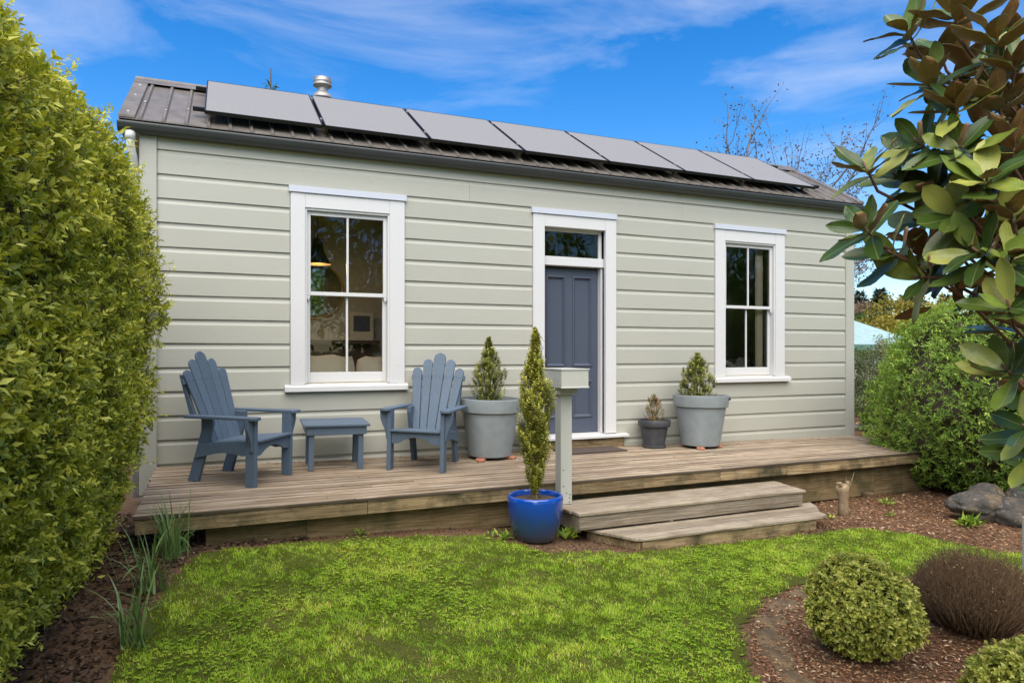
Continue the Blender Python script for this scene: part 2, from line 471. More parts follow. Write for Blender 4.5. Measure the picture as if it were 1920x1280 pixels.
# earth with bark mulch tone near, rough grass far off
def mat_ground(name, stops, scale, far=None):
    m, N, L, b = mat_new(name)
    tc = N.new('ShaderNodeTexCoord')
    n1 = N.new('ShaderNodeTexNoise'); n1.inputs['Scale'].default_value = scale; n1.inputs['Detail'].default_value = 10; n1.inputs['Roughness'].default_value = 0.72
    L.new(tc.outputs['Object'], n1.inputs['Vector'])
    n2 = N.new('ShaderNodeTexNoise'); n2.inputs['Scale'].default_value = 1.3; n2.inputs['Detail'].default_value = 4
    L.new(tc.outputs['Object'], n2.inputs['Vector'])
    ma = N.new('ShaderNodeMath'); ma.operation = 'MULTIPLY_ADD'; ma.inputs[1].default_value = 0.45; L.new(n2.outputs['Fac'], ma.inputs[0])
    mb = N.new('ShaderNodeMath'); mb.operation = 'MULTIPLY'; mb.inputs[1].default_value = 0.6; L.new(n1.outputs['Fac'], mb.inputs[0])
    L.new(mb.outputs[0], ma.inputs[2])
    r = ramp(N, stops); L.new(ma.outputs[0], r.inputs['Fac'])
    last = r.outputs[0]
    if far:
        le = N.new('ShaderNodeVectorMath'); le.operation = 'LENGTH'; L.new(tc.outputs['Object'], le.inputs[0])
        fr = ramp(N, [(0.0, 0.0), (1.0, 1.0)])
        mr = N.new('ShaderNodeMapRange'); mr.inputs['From Min'].default_value = 13; mr.inputs['From Max'].default_value = 18
        L.new(le.outputs['Value'], mr.inputs['Value'])
        mx = N.new('ShaderNodeMix'); mx.data_type = 'RGBA'; mx.inputs[7].default_value = (*far, 1)
        L.new(mr.outputs[0], mx.inputs[0]); L.new(last, mx.inputs[6]); last = mx.outputs[2]
    L.new(last, b.inputs['Base Color'])
    b.inputs['Roughness'].default_value = 1.0; b.inputs['Specular IOR Level'].default_value = 0.1
    bp = N.new('ShaderNodeBump'); bp.inputs['Strength'].default_value = 0.9; bp.inputs['Distance'].default_value = 0.02
    L.new(n1.outputs['Fac'], bp.inputs['Height']); L.new(bp.outputs[0], b.inputs['Normal'])
    return m
M['soil'] = mat_ground('mulch_soil', [(0.30, (0.055, 0.032, 0.018)), (0.52, (0.140, 0.082, 0.046)), (0.72, (0.25, 0.160, 0.092))], 28, far=(0.10, 0.15, 0.04))
M['turf'] = mat_ground('turf', [(0.30, (0.045, 0.045, 0.013)), (0.55, (0.085, 0.095, 0.018)), (0.75, (0.16, 0.125, 0.05))], 20)

M['hedge'] = mat_leaf('pittosporum_leaf', [(0.0, (0.112, 0.155, 0.021)), (0.30, (0.264, 0.309, 0.035)), (0.65, (0.527, 0.517, 0.059)), (1.0, (0.784, 0.800, 0.193))], 0.45, 0.32, 0.3, patch=0.35, pscale=1.5)
M['hedge2'] = mat_leaf('clipped_leaf', [(0.0, (0.079, 0.157, 0.020)), (0.45, (0.211, 0.353, 0.046)), (0.8, (0.408, 0.530, 0.079)), (1.0, (0.736, 0.679, 0.172))], 0.45, 0.3, 0.3, patch=0.3, pscale=1.2)
M['box'] = mat_leaf('box_leaf', [(0.0, (0.106, 0.144, 0.024)), (0.40, (0.314, 0.348, 0.053)), (0.75, (0.559, 0.546, 0.112)), (1.0, (0.800, 0.765, 0.262))], 0.42, 0.28, 0.4, patch=0.4, pscale=3)
M['euo'] = mat_leaf('upright_leaf', [(0.0, (0.104, 0.119, 0.016)), (0.4, (0.260, 0.280, 0.039)), (0.8, (0.494, 0.490, 0.065)), (1.0, (0.715, 0.644, 0.130))], 0.4, 0.25, 0.5, patch=0.3, pscale=6)
M['potleaf'] = mat_leaf('potted_leaf', [(0.0, (0.081, 0.101, 0.022)), (0.5, (0.194, 0.224, 0.041)), (0.85, (0.350, 0.350, 0.066)), (1.0, (0.500, 0.336, 0.084))], 0.42, 0.22, 0.5, patch=0.3, pscale=8)
M['redleaf'] = mat_leaf('bronze_leaf', [(0.0, (0.108, 0.115, 0.028)), (0.4, (0.192, 0.176, 0.044)), (0.7, (0.312, 0.155, 0.066)), (1.0, (0.408, 0.176, 0.088))], 0.45, 0.25)
M['dead'] = mat_leaf('dead_twig', [(0.0, (0.045, 0.027, 0.014)), (0.5, (0.105, 0.066, 0.036)), (0.9, (0.18, 0.115, 0.062)), (1.0, (0.34, 0.26, 0.11))], 0.85, 0.05, 0.2)
M['grass'] = mat_leaf('grass_blade', [(0.0, (0.093, 0.169, 0.013)), (0.35, (0.201, 0.353, 0.022)), (0.65, (0.357, 0.512, 0.039)), (0.90, (0.558, 0.580, 0.084)), (1.0, (0.774, 0.641, 0.238))], 0.6, 0.3, 0.15, patch=0.8, pscale=2.6)
M['chips'] = mat_leaf('bark_chip', [(0.0, (0.075, 0.034, 0.017)), (0.5, (0.24, 0.11, 0.055)), (0.8, (0.38, 0.21, 0.11)), (1.0, (0.60, 0.44, 0.28))], 0.9, 0.0, 0.15)
M['litter'] = mat_leaf('leaf_litter', [(0.0, (0.030, 0.018, 0.012)), (0.5, (0.085, 0.052, 0.035)), (0.85, (0.15, 0.10, 0.065)), (1.0, (0.26, 0.20, 0.11))], 0.85, 0.05, 0.2)
M['strap'] = mat_leaf('strap_leaf', [(0.0, (0.072, 0.144, 0.036)), (1.0, (0.240, 0.348, 0.120))], 0.35, 0.2, 0.5)
M['pine'] = mat_leaf('pine_needle', [(0.0, (0.016, 0.026, 0.016)), (1.0, (0.045, 0.065, 0.035))], 0.7, 0.1)
M['golden'] = mat_leaf('golden_leaf', [(0.0, (0.16, 0.14, 0.02)), (1.0, (0.40, 0.31, 0.05))], 0.6, 0.3)
M['brownleaf'] = mat_leaf('dry_leaf', [(0.0, (0.08, 0.05, 0.03)), (1.0, (0.22, 0.14, 0.085))], 0.8, 0.2)
M['varieg'] = mat_leaf('variegated_leaf', [(0.0, (0.06, 0.08, 0.03)), (0.6, (0.16, 0.17, 0.08)), (1.0, (0.48, 0.45, 0.28))], 0.5, 0.25, patch=0.3)
M['garden'] = mat_leaf('garden_leaf', [(0.0, (0.025, 0.055, 0.013)), (0.6, (0.075, 0.125, 0.026)), (1.0, (0.22, 0.24, 0.045))], 0.5, 0.28, patch=0.35)

# ------------------------------------------------------------------ terrain heights
def sstep(a, b, x):
    t = np.clip((x-a)/(b-a), 0, 1)
    return t*t*(3-2*t)
_gx = [-4, -2, -0.07, 0.86, 2.04, 3.0, 4.0, 9.0]
_gz = [0.2, 0.2, 0.17, 0.145, 0.09, 0.0, -0.02, -0.04]
def ground_z(x, y):
    x = np.asarray(x, float); y = np.asarray(y, float)
    a = np.interp(x, _gx, _gz)*sstep(-3.3, -1.75, y)
    a = a + 0.36*sstep(-0.9, 0.9, y)*sstep(8.0, 8.6, x)
    a = a + 0.012*np.sin(x*2.3+1)*np.sin(y*1.9+0.4) + 0.006*np.sin(x*5.1)*np.sin(y*4.3+2)
    return a
def gz(x, y): return float(ground_z(x, y))
def deck_z(x, y):
    zb = 0.53-0.13*(x+0.58)/8.75
    return 0.45+(y+1.73)/1.73*(zb-0.45)
def deck_matrix(x, y, rz, dz=0.0):
    e = 0.05
    nx = -(deck_z(x+e, y)-deck_z(x-e, y))/(2*e); ny = -(deck_z(x, y+e)-deck_z(x, y-e))/(2*e)
    n = Vector((nx, ny, 1)).normalized()
    q = Vector((0, 0, 1)).rotation_difference(n)
    return Matrix.Translation((x, y, deck_z(x, y)+dz)) @ q.to_matrix().to_4x4() @ Matrix.Rotation(rz, 4, 'Z')

# one sheet to the horizon, finely divided near the house
def axis(lo, hi, step, far):
    near = np.arange(lo, hi+1e-6, step)
    return np.concatenate([-np.array(far[::-1], float), near, np.array(far, float)])
gxs = axis(-5, 12, 0.12, [14, 20, 40, 90, 220, 600, 1500])
gys = axis(-9, 5, 0.12, [14, 20, 40, 90, 220, 600, 1500])
GX, GY = np.meshgrid(gxs, gys)
GZ = ground_z(GX, GY)
gv = np.stack([GX.ravel(), GY.ravel(), GZ.ravel()], 1)
nx = len(gxs); ny = len(gys)
ii, jj = np.meshgrid(np.arange(nx-1), np.arange(ny-1))
a = (jj*nx+ii).ravel()
gf = np.stack([a, a+1, a+nx+1, a+nx], 1)
ground = mesh_np('ground', gv, gf, M['soil'], smooth=True)
tag(ground, 'brown bark mulch and earth garden bed ground', 'ground', kind='structure')

# lawn outline (metres)
LAWN = [(-0.16, -1.78), (-0.33, -2.25), (-0.42, -2.6), (-0.50, -2.95), (-0.56, -3.5), (-0.6, -4.4), (-0.6, -6.6), (2.1, -6.6), (2.16, -5.2), (2.36, -4.65),
        (2.55, -4.33), (2.80, -4.03), (3.17, -3.77), (3.60, -3.62), (4.3, -3.80), (5.2, -4.10), (6.2, -4.5), (6.6, -4.2), (5.72, -3.62), (5.55, -2.98),
        (5.30, -2.62), (4.80, -2.58), (4.40, -2.53), (3.10, -2.54), (2.75, -2.42), (2.32, -2.36), (1.98, -1.86), (1.2, -1.75), (0.4, -1.74)]
LP = np.array(LAWN)
def in_poly(px, py, P):
    inside = np.zeros(px.shape, bool)
    j = len(P)-1
    for i in range(len(P)):
        xi, yi = P[i]; xj, yj = P[j]
        c = ((yi > py) != (yj > py)) & (px < (xj-xi)*(py-yi)/(yj-yi+1e-12)+xi)
        inside ^= c
        j = i
    return inside
def poly_dist(px, py, P):
    d = np.full(px.shape, 1e9)
    for i in range(len(P)):
        a = P[i]; b = P[(i+1) % len(P)]
        ab = b-a
        t = np.clip(((px-a[0])*ab[0]+(py-a[1])*ab[1])/(ab@ab), 0, 1)
        d = np.minimum(d, np.hypot(px-a[0]-t*ab[0], py-a[1]-t*ab[1]))
    return d
lx = np.arange(-0.8, 6.8, 0.05); ly = np.arange(-6.6, -1.7, 0.05)
LXX, LYY = np.meshgrid(lx, ly)
ok = in_poly(LXX, LYY, LP)
idx = -np.ones(LXX.shape, int)
cells = ok[:-1, :-1] & ok[1:, :-1] & ok[:-1, 1:] & ok[1:, 1:]
used = np.zeros(LXX.shape, bool)
for dj in (0, 1):
    for di in (0, 1):
        used[dj:dj+cells.shape[0], di:di+cells.shape[1]] |= cells
idx[used] = np.arange(used.sum())
lv = np.stack([LXX[used], LYY[used], ground_z(LXX[used], LYY[used])+0.006], 1)
cj, ci = np.nonzero(cells)
lf = np.stack([idx[cj, ci], idx[cj, ci+1], idx[cj+1, ci+1], idx[cj+1, ci]], 1)
tag(mesh_np('lawn', lv, lf, M['turf'], smooth=True), 'short green lawn turf in front of the deck', 'lawn', kind='structure')

# ------------------------------------------------------------------ cottage
house = thing('cottage', 'pale grey weatherboard cottage with white sash windows and navy door', 'house', (3.8, 1.2, 0.45))
HM = house.matrix_world.copy()
HOUSE_INV = Matrix.Translation((-3.8, -1.2, -0.45))
def hpart(mb, name, mat, parent=None, **k):
    """part built in world metres, hung under the cottage (or one of its parts)"""
    bmesh.ops.translate(mb.bm, vec=(-3.8, -1.2, -0.45), verts=mb.bm.verts)
    return mb.build(name, mat, parent if parent is not None else house, **k)

S = 0.225; Z0 = 3.479
WX0, WX1 = -0.564, 8.169          # between the corner boards
# openings as covered by trim: (x0, x1, z0, z1)
TRIM = [(0.612, 1.775, 1.215, 3.19), (3.265, 4.372, 0.55, 3.19), (5.853, 7.028, 1.215, 3.19)]
def board_mesh(x0, x1, z0, z1, full=True, nx=6):
    """rusticated weatherboard: flat face, bevelled hollow at its upper edge"""
    rg = random.Random(int(x0*1000+z0*77))
    if full:
        prof = [(-0.006, z0), (-0.0255, z0), (-0.027, z0+0.003), (-0.0245, z0+0.172), (-0.0135, z0+0.198), (-0.0115, z1+0.004), (-0.006, z1+0.004)]
    else:
        prof = [(-0.006, z0), (-0.0255, z0), (-0.027, z0+0.003), (-0.0245, z1), (-0.006, z1)]
    bm = bmesh.new()
    rings = []
    n = max(2, int((x1-x0)/0.9)+1)
    for i in range(n+1):
        x = x0+(x1-x0)*i/n
        w = 0.0016*math.sin(x*3.1+z0*17)+rg.uniform(-0.0008, 0.0008)
        rings.append([bm.verts.new((x, y-(0.5*w if y < -0.01 else 0), z+(w if k < 3 else 0))) for k, (y, z) in enumerate(prof)])
    for A, B in zip(rings[:-1], rings[1:]):
        for k in range(len(prof)):
            l = (k+1) % len(prof)
            bm.faces.new((A[k], B[k], B[l], A[l]))
    bm.faces.new(rings[0]); bm.faces.new(rings[-1][::-1])
    bmesh.ops.recalc_face_normals(bm, faces=bm.faces)
    return bm
for k in range(-1, 14):
    z0 = Z0-S*k
    z1 = z0+S
    full = True
    if k == -1: z1 = 3.60; full = False
    segs = [(WX0, WX1)]
    for (a0, a1, b0, b1) in TRIM:
        if z0 < b1-0.02 and z1 > b0+0.02:
            ns = []
            for s0, s1 in segs:
                if a1 <= s0 or a0 >= s1: ns.append((s0, s1)); continue
                if a0 > s0: ns.append((s0, a0-0.001))
                if a1 < s1: ns.append((a1+0.001, s1))
            segs = ns
    # a few butt joints in the long runs
    out = []
    for s0, s1 in segs:
        if k == -1: out += [(s0, 3.9), (3.902, s1)]
        elif k == 0: out += [(s0, 4.33), (4.332, s1)]
        elif s1-s0 > 6: out += [(s0, 2.5), (2.502, 5.35), (5.352, s1)]
        else: out.append((s0, s1))
    for s0, s1 in out:
        mb = MB(); mb.join(board_mesh(s0, s1, z0, z1, full))
        hpart(mb, 'weatherboard', M['wall'])
# last part board down to the deck
for s0, s1 in [(WX0, 3.264), (4.373, WX1)]:
    mb = MB(); mb.join(board_mesh(s0, s1, Z0-S*14, Z0-S*13, True))
    hpart(mb, 'weatherboard', M['wall'])
mb = MB().box(-0.709, -0.565, -0.045, 0.10, 0.28, 3.60, 0.003); hpart(mb, 'corner_board', M['wall'])
mb = MB().box(8.170, 8.326, -0.045, 0.10, 0.33, 3.60, 0.003); hpart(mb, 'corner_board', M['wall'])
# wall core with openings, side and back walls
OPEN = [(0.757, 1.612, 1.28, 3.045), (3.413, 4.222, 0.60, 3.05), (6.012, 6.868, 1.28, 3.035)]
mb = MB()
xs = [-0.70]
for (a0, a1, b0, b1) in OPEN:
    mb.box(xs[-1], a0, 0.002, 0.10, 0.1, 3.62)
    mb.box(a0, a1, 0.002, 0.10, 0.1, b0); mb.box(a0, a1, 0.002, 0.10, b1, 3.62)
    xs.append(a1)
mb.box(xs[-1], 8.31, 0.002, 0.10, 0.1, 3.62)
hpart(mb, 'wall_lining', M['room'])
for (xa, xb) in ((-0.70, -0.60), (8.21, 8.31)):
    mb = MB().prism([(xa, 0.101, 0.1), (xa, 2.44, 0.1), (xa, 2.44, 3.72), (xa, 1.22, 4.44), (xa, 0.101, 3.76)], (xb-xa, 0, 0))
    hpart(mb, 'side_wall', M['wall'])
hpart(MB().box(-0.60, 8.21, 2.34, 2.44, 0.1, 3.7), 'back_wall', M['room'])
hpart(MB().box(-0.60, 8.21, 0.10, 2.34, 0.48, 0.58), 'floor', M['roomdark'])
hpart(MB().box(-0.60, 8.21, 0.10, 2.34, 3.52, 3.58), 'ceiling', M['room'])
for x in (2.9, 4.75):
    hpart(MB().box(x, x+0.09, 0.10, 2.34, 0.58, 3.52), 'partition', M['room'])

def board(mb, x0, x1, y0, y1, z0, z1, bev=0.003):
    return mb.box(x0, x1, y0, y1, z0, z1, bev)

def sash_window(ax0, ax1, ix0, ix1, sx0, sx1, label):
    w = hpart(MB().box(ix0-0.03, ix1+0.03, 0.011, 0.10, 3.046, 3.09), 'window', M['white'])
    w['label'] = label
    P = lambda mb, n, m='white': hpart(mb, n, M[m], w)
    # architrave: two legs and a head
    P(board(MB(), ax0, ix0, -0.046, 0.001, 1.268, 3.185), 'architrave')
    P(board(MB(), ix1, ax1, -0.046, 0.001, 1.268, 3.185), 'architrave')
    P(board(MB(), ix0+0.0005, ix1-0.0005, -0.0445, 0.001, 3.042, 3.184), 'architrave')
    P(board(MB(), ax0-0.016, ax1+0.018, -0.062, 0.001, 3.187, 3.249, 0.002), 'head_flashing', 'flash')
    P(MB().prism([(sx0, -0.085, 1.200), (sx0, -0.085, 1.250), (sx0, -0.046, 1.266), (sx0, 0.06, 1.280), (sx0, 0.06, 1.197), (sx0, -0.02, 1.197)], (sx1-sx0, 0, 0), 0.003), 'sill')
    # frame linings
    P(MB().box(ix0-0.004, ix0+0.018, -0.030, 0.10, 1.281, 3.041), 'frame_jamb')
    P(MB().box(ix1-0.018, ix1+0.004, -0.030, 0.10, 1.281, 3.041), 'frame_jamb')
    P(MB().box(ix0+0.019, ix1-0.019, -0.030, 0.10, 3.022, 3.041), 'frame_head')
    zm = 2.185
    gx0, gx1 = ix0+0.019, ix1-0.019
    # upper sash outside, lower sash behind it
    for (y0, y1, za, zb, lo) in ((0.004, 0.038, zm-0.016, 3.021, False), (0.042, 0.076, 1.285, zm+0.020, True)):
        br = 0.105 if lo else 0.038
        tr = 0.036 if lo else 0.044
        P(board(MB(), gx0, gx0+0.038, y0, y1, za, zb, 0.002), 'sash_stile')
        P(board(MB(), gx1-0.038, gx1, y0, y1, za, zb, 0.002), 'sash_stile')
        P(board(MB(), gx0+0.0385, gx1-0.0385, y0+0.001, y1-0.001, za, za+br, 0.002), 'sash_rail')
        P(board(MB(), gx0+0.0385, gx1-0.0385, y0+0.001, y1-0.001, zb-tr, zb, 0.002), 'sash_rail')
        xm = (gx0+gx1)/2
        P(board(MB(), xm-0.011, xm+0.011, y0+0.003, y1-0.003, za+br+0.0005, zb-tr-0.0005, 0.003), 'glazing_bar')
        for (pa, pb) in ((gx0+0.036, xm-0.009), (xm+0.009, gx1-0.036)):
            ym = (y0+y1)/2
            P(MB().quad((pa, ym, za+br-0.004), (pb, ym, za+br-0.004), (pb, ym, zb-tr+0.004), (pa, ym, zb-tr+0.004)), 'pane', 'glass')
        if not lo:
            for xc in (gx0, gx1-0.034):
                P(MB().prism([(xc, y0+0.002, za), (xc+0.034, y0+0.002, za), (xc+0.030, y0+0.002, za-0.03), (xc+0.017, y0+0.002, za-0.055), (xc+0.006, y0+0.002, za-0.03)], (0, 0.03, 0)), 'sash_horn')
    return w
sash_window(0.616, 1.770, 0.757, 1.609, 0.560, 1.800, 'white double hung sash window with four panes above the side table')
sash_window(5.857, 7.025, 6.014, 6.866, 5.815, 7.103, 'white double hung sash window with four panes beside the right corner')

# door
D0, D1 = 3.413, 4.221
dr = hpart(MB().box(3.414, 4.192, 0.122, 0.150, 0.632, 2.588), 'door', M['navy'])
dr['label'] = 'navy four panelled front door behind the letterbox'
P = lambda mb, n, m='navy': hpart(mb, n, M[m], dr)
yF = 0.100
P(board(MB(), 3.414, 3.500, yF, 0.1215, 0.632, 2.588, 0.002), 'door_stile')
P(board(MB(), 4.112, 4.192, yF, 0.1215, 0.632, 2.588, 0.002), 'door_stile')
for (za, zb) in ((0.632, 0.815), (1.255, 1.425), (2.495, 2.588)):
    P(board(MB(), 3.5005, 4.1115, yF+0.0008, 0.1215, za, zb, 0.002), 'door_rail')
for (za, zb) in ((0.8155, 1.2545), (1.4255, 2.4945)):
    P(board(MB(), 3.752, 3.852, yF+0.0004, 0.1215, za, zb, 0.002), 'door_muntin')
    for (xa, xb) in ((3.5005, 3.7515), (3.8525, 4.1115)):
        # bolection moulding: four mitred bars with a rounded outer step
        w = 0.034
        for side in range(4):
            mbm = MB()
            if side == 0: q = [(xa-0.004, za-0.004), (xb+0.004, za-0.004), (xb-w, za+w), (xa+w, za+w)]
            elif side == 1: q = [(xb+0.004, za-0.004), (xb+0.004, zb+0.004), (xb-w, zb-w), (xb-w, za+w)]
            elif side == 2: q = [(xb+0.004, zb+0.004), (xa-0.004, zb+0.004), (xa+w, zb-w), (xb-w, zb-w)]
            else: q = [(xa-0.004, zb+0.004), (xa-0.004, za-0.004), (xa+w, za+w), (xa+w, zb-w)]
            cx, cz = (xa+xb)/2, (za+zb)/2
            outer = q[:2]; inner = [q[3], q[2]]
            def lerp(t): return [(outer[i][0]*(1-t)+inner[i][0]*t, outer[i][1]*(1-t)+inner[i][1]*t) for i in (0, 1)]
            rows = [(0.0, yF-0.001), (0.06, yF-0.010), (0.35, yF-0.013), (0.5, yF-0.006), (0.6, yF-0.002), (0.85, yF+0.012), (1.0, yF+0.0195)]
            bm = bmesh.new(); vv = []
            for t, y in rows:
                vv.append([bm.verts.new((p[0], y, p[1])) for p in lerp(t)])
            for A, B in zip(vv[:-1], vv[1:]):
                bm.faces.new((A[0], A[1], B[1], B[0]))
            bmesh.ops.recalc_face_normals(bm, faces=bm.faces)
            mbm.join(bm)
            P(mbm, 'panel_moulding')
knob = MB().lathe([(0, 0), (0.012, 0), (0.012, 0.03), (0.026, 0.038), (0.030, 0.052), (0.022, 0.066), (0, 0.070)], 20)
bmesh.ops.rotate(knob.bm, matrix=Matrix.Rotation(R(90), 3, 'X'), verts=knob.bm.verts)
bmesh.ops.translate(knob.bm, vec=(3.448, yF, 1.50), verts=knob.bm.verts)
hpart(knob, 'door_knob', M['brass'], dr, smooth=True)

fr = hpart(MB().box(3.385, 3.412, -0.040, 0.17, 0.62, 3.046), 'door_frame', M['white'])
P = lambda mb, n, m='white': hpart(mb, n, M[m], fr)
P(MB().box(4.222, 4.25, -0.040, 0.17, 0.62, 3.046), 'frame_jamb')
P(board(MB(), 4.196, 4.2215, 0.030, 0.17, 0.62, 2.607), 'door_stop')
P(board(MB(), 3.267, 3.412, -0.046, 0.001, 0.622, 3.185), 'architrave')
P(board(MB(), 4.222, 4.369, -0.046, 0.001, 0.622, 3.185), 'architrave')
P(board(MB(), 3.4125, 4.2215, -0.0445, 0.001, 3.046, 3.184), 'architrave')
P(MB().box(3.4125, 4.2215, 0.0015, 0.17, 3.046, 3.07), 'frame_head')
P(board(MB(), 3.247, 4.372, -0.062, 0.001, 3.187, 3.249, 0.002), 'head_flashing', 'flash')
P(board(MB(), 3.4125, 4.2215, 0.004, 0.165, 2.608, 2.712), 'transom')
P(MB().prism([(3.25, -0.10, 0.575), (3.25, -0.10, 0.606), (3.25, 0.15, 0.630), (3.25, 0.15, 0.575)], (1.27, 0, 0), 0.003), 'threshold')
P(MB().box(3.30, 4.47, -0.060, 0.10, 0.44, 0.574), 'threshold_block', 'fascia')
# fanlight
P(board(MB(), 4.178, 4.2205, 0.05, 0.09, 2.7125, 3.0455, 0.002), 'fanlight_bead')
P(board(MB(), 3.413, 3.43, 0.05, 0.09, 2.7125, 3.0455, 0.002), 'fanlight_bead')
P(board(MB(), 3.4305, 4.1775, 0.05, 0.09, 3.012, 3.0455, 0.002), 'fanlight_bead')
P(MB().quad((3.43, 0.07, 2.712), (4.178, 0.07, 2.712), (4.178, 0.07, 3.014), (3.43, 0.07, 3.014)), 'pane', 'glass')
# nail heads on the architraves
for (x, z) in ((0.735, 2.86), (0.70, 1.5), (1.70, 1.45), (5.99, 2.84), (5.99, 1.55), (6.96, 2.78), (6.96, 2.16), (6.96, 1.55)):
    hpart(MB().box(x-0.004, x+0.004, -0.0472, -0.045, z-0.004, z+0.004), 'nail', M['alu'])

# roof
ry = lambda y: 3.66+(y+0.20)*0.605
RX0, RX1 = -0.862, 8.425
slope = math.atan(0.605)
def roof_sheet(sign):
    mb = MB()
    ya, yb = (-0.115, 1.22) if sign > 0 else (2.555, 1.22)
    f = lambda y: ry(y) if sign > 0 else ry(2.44-y)
    mb.prism([(RX0, ya, f(ya)), (RX0, yb, f(yb)), (RX0, yb, f(yb)-0.012), (RX0, ya, f(ya)-0.012)], (RX1-RX0, 0, 0))
    return mb
rf = hpart(roof_sheet(1), 'roof', M['roof'])
hpart(roof_sheet(-1), 'rear_roof_sheet', M['roof'], rf)
rib_me = None
xr = -0.695
while xr < 8.30:
    if rib_me is None:
        mb = MB()
        h, w0, w1 = 0.024, 0.021, 0.010
        a0, a1 = (-0.118, ry(-0.118)), (1.205, ry(1.205))
        q0 = [(-w0, 0.0005), (-w1, h), (w1, h), (w0, 0.0005)]
        bm = bmesh.new()
        A = [bm.verts.new((u, a0[0], a0[1]+v)) for u, v in q0]; B = [bm.verts.new((u, a1[0], a1[1]+v)) for u, v in q0]
        for k in range(3): bm.faces.new((A[k], A[k+1], B[k+1], B[k]))
        bm.faces.new(A[::-1]); bm.faces.new(B)
        bmesh.ops.recalc_face_normals(bm, faces=bm.faces)
        mb.join(bm)
        o = hpart(mb, 'roof_rib', M['roof'], rf)
        rib_me = o.data; o.location.x = xr
    else:
        o = addobj('roof_rib', rib_me, rf); o.location.x = xr
    xr += 0.19
# barge flashing, ridge cap, screws
for (xa, xb) in ((RX0-0.006, -0.735), (8.30, RX1+0.006)):
    hpart(MB().prism([(xa, -0.122, ry(-0.122)+0.004), (xa, 1.22, ry(1.22)+0.004), (xa, 1.22, ry(1.22)+0.03), (xa, -0.122, ry(-0.122)+0.03)], (xb-xa, 0, 0), 0.002), 'barge_flashing', M['roof'], rf)
    xe = xa if xa < 0 else xb-0.004
    hpart(MB().prism([(xe, -0.10, ry(-0.10)-0.12), (xe, 1.22, ry(1.22)-0.12), (xe, 1.22, ry(1.22)+0.002), (xe, -0.10, ry(-0.10)+0.002)], (0.004, 0, 0)), 'barge_board', M['under'], rf)
hpart(MB().prism([(RX0-0.008, 1.05, ry(1.05)+0.033), (RX0-0.008, 1.20, ry(1.2)+0.036), (RX0-0.008, 1.22, ry(1.22)+0.05), (RX0-0.008, 1.24, ry(1.2)+0.036), (RX0-0.008, 1.39, ry(1.05)+0.033), (RX0-0.008, 1.22, ry(1.22)+0.031)], (RX1-RX0+0.016, 0, 0)), 'ridge_cap', M['roof'], rf)
for x in (-0.81, -0.81, -0.315, -0.505):
    pass
for (x, y) in ((-0.80, -0.02), (-0.80, 0.55), (-0.695, 0.35), (-0.505, 0.15), (-0.315, 0.28), (-0.125, 0.05), (-0.80, 0.95)):
    z = ry(y)+0.032
    hpart(MB().box(x-0.008, x+0.008, y-0.008, y+0.008, z-0.006, z+0.004), 'roof_screw', M['alu'], rf)

# gutter along the eave
outer = [(-0.045, 3.6694), (-0.045, 3.5918), (-0.052, 3.5858), (-0.095, 3.5850), (-0.118, 3.5888), (-0.140, 3.6025), (-0.152, 3.6192), (-0.156, 3.6329), (-0.163, 3.6450), (-0.168, 3.6618), (-0.164, 3.6694), (-0.156, 3.6694)]
inner = [(-0.160, 3.6618), (-0.156, 3.6466), (-0.149, 3.6344), (-0.145, 3.6215), (-0.134, 3.6063), (-0.115, 3.5934), (-0.095, 3.5896), (-0.055, 3.5903), (-0.050, 3.5949), (-0.050, 3.6694)]
mb = MB().prism([(-0.872, y, z) for y, z in outer+inner], (9.312, 0, 0))
gut = hpart(mb, 'gutter', M['gutter'], auto=50)
for xe in (-0.874, 8.4405):
    hpart(MB().prism([(xe, y, z) for y, z in outer], (0.0015, 0, 0)), 'gutter_end', M['gutter'], gut)
hpart(MB().box(-0.859, 8.415, -0.044, 0.0, 3.604, 3.735), 'fascia_board', M['gutter'])
hpart(MB().box(-0.86, -0.722, 0.001, 2.4, 3.605, 3.62), 'soffit', M['under'])
hpart(MB().box(8.342, 8.42, 0.001, 2.4, 3.605, 3.62), 'soffit', M['under'])
# white downpipe at the left corner
dp = hpart(MB().tube([(-0.775, -0.10, 3.60), (-0.775, -0.10, 3.50), (-0.765, -0.07, 3.42), (-0.745, 0.02, 3.30), (-0.742, 0.05, 3.22), (-0.742, 0.05, 0.25)], 0.035, 14), 'downpipe', M['pvc'], smooth=True)
hpart(MB().tube([(-0.775, -0.10, 3.52), (-0.775, -0.10, 3.592)], 0.043, 14), 'pipe_collar', M['pvc'], dp, smooth=True)
# flue behind the panels
fl = hpart(MB().lathe([(0.0000, 4.30), (0.1220, 4.30), (0.1196, 4.655), (0.0000, 4.655)], 28, (1.107, 1.36)), 'flue', M['dark'], auto=40)
hpart(MB().lathe([(0.1232, 4.652), (0.1244, 4.665), (0.1037, 4.70), (0.0708, 4.725), (0.0634, 4.74), (0.0000, 4.742)], 28, (1.107, 1.36)), 'flue_cowl_base', M['galv'], fl, auto=40)
hpart(MB().lathe([(0.0610, 4.741), (0.0610, 4.775), (0.1000, 4.80), (0.0000, 4.802)], 28, (1.107, 1.36)), 'flue_neck', M['galv'], fl, auto=40)
hpart(MB().lathe([(0.1013, 4.801), (0.1122, 4.807), (0.1074, 4.813), (0.1074, 4.845), (0.1110, 4.85), (0.1074, 4.855), (0.1074, 4.893), (0.0854, 4.905), (0.0000, 4.91)], 28, (1.107, 1.36)), 'flue_cap', M['galv'], fl, auto=40)

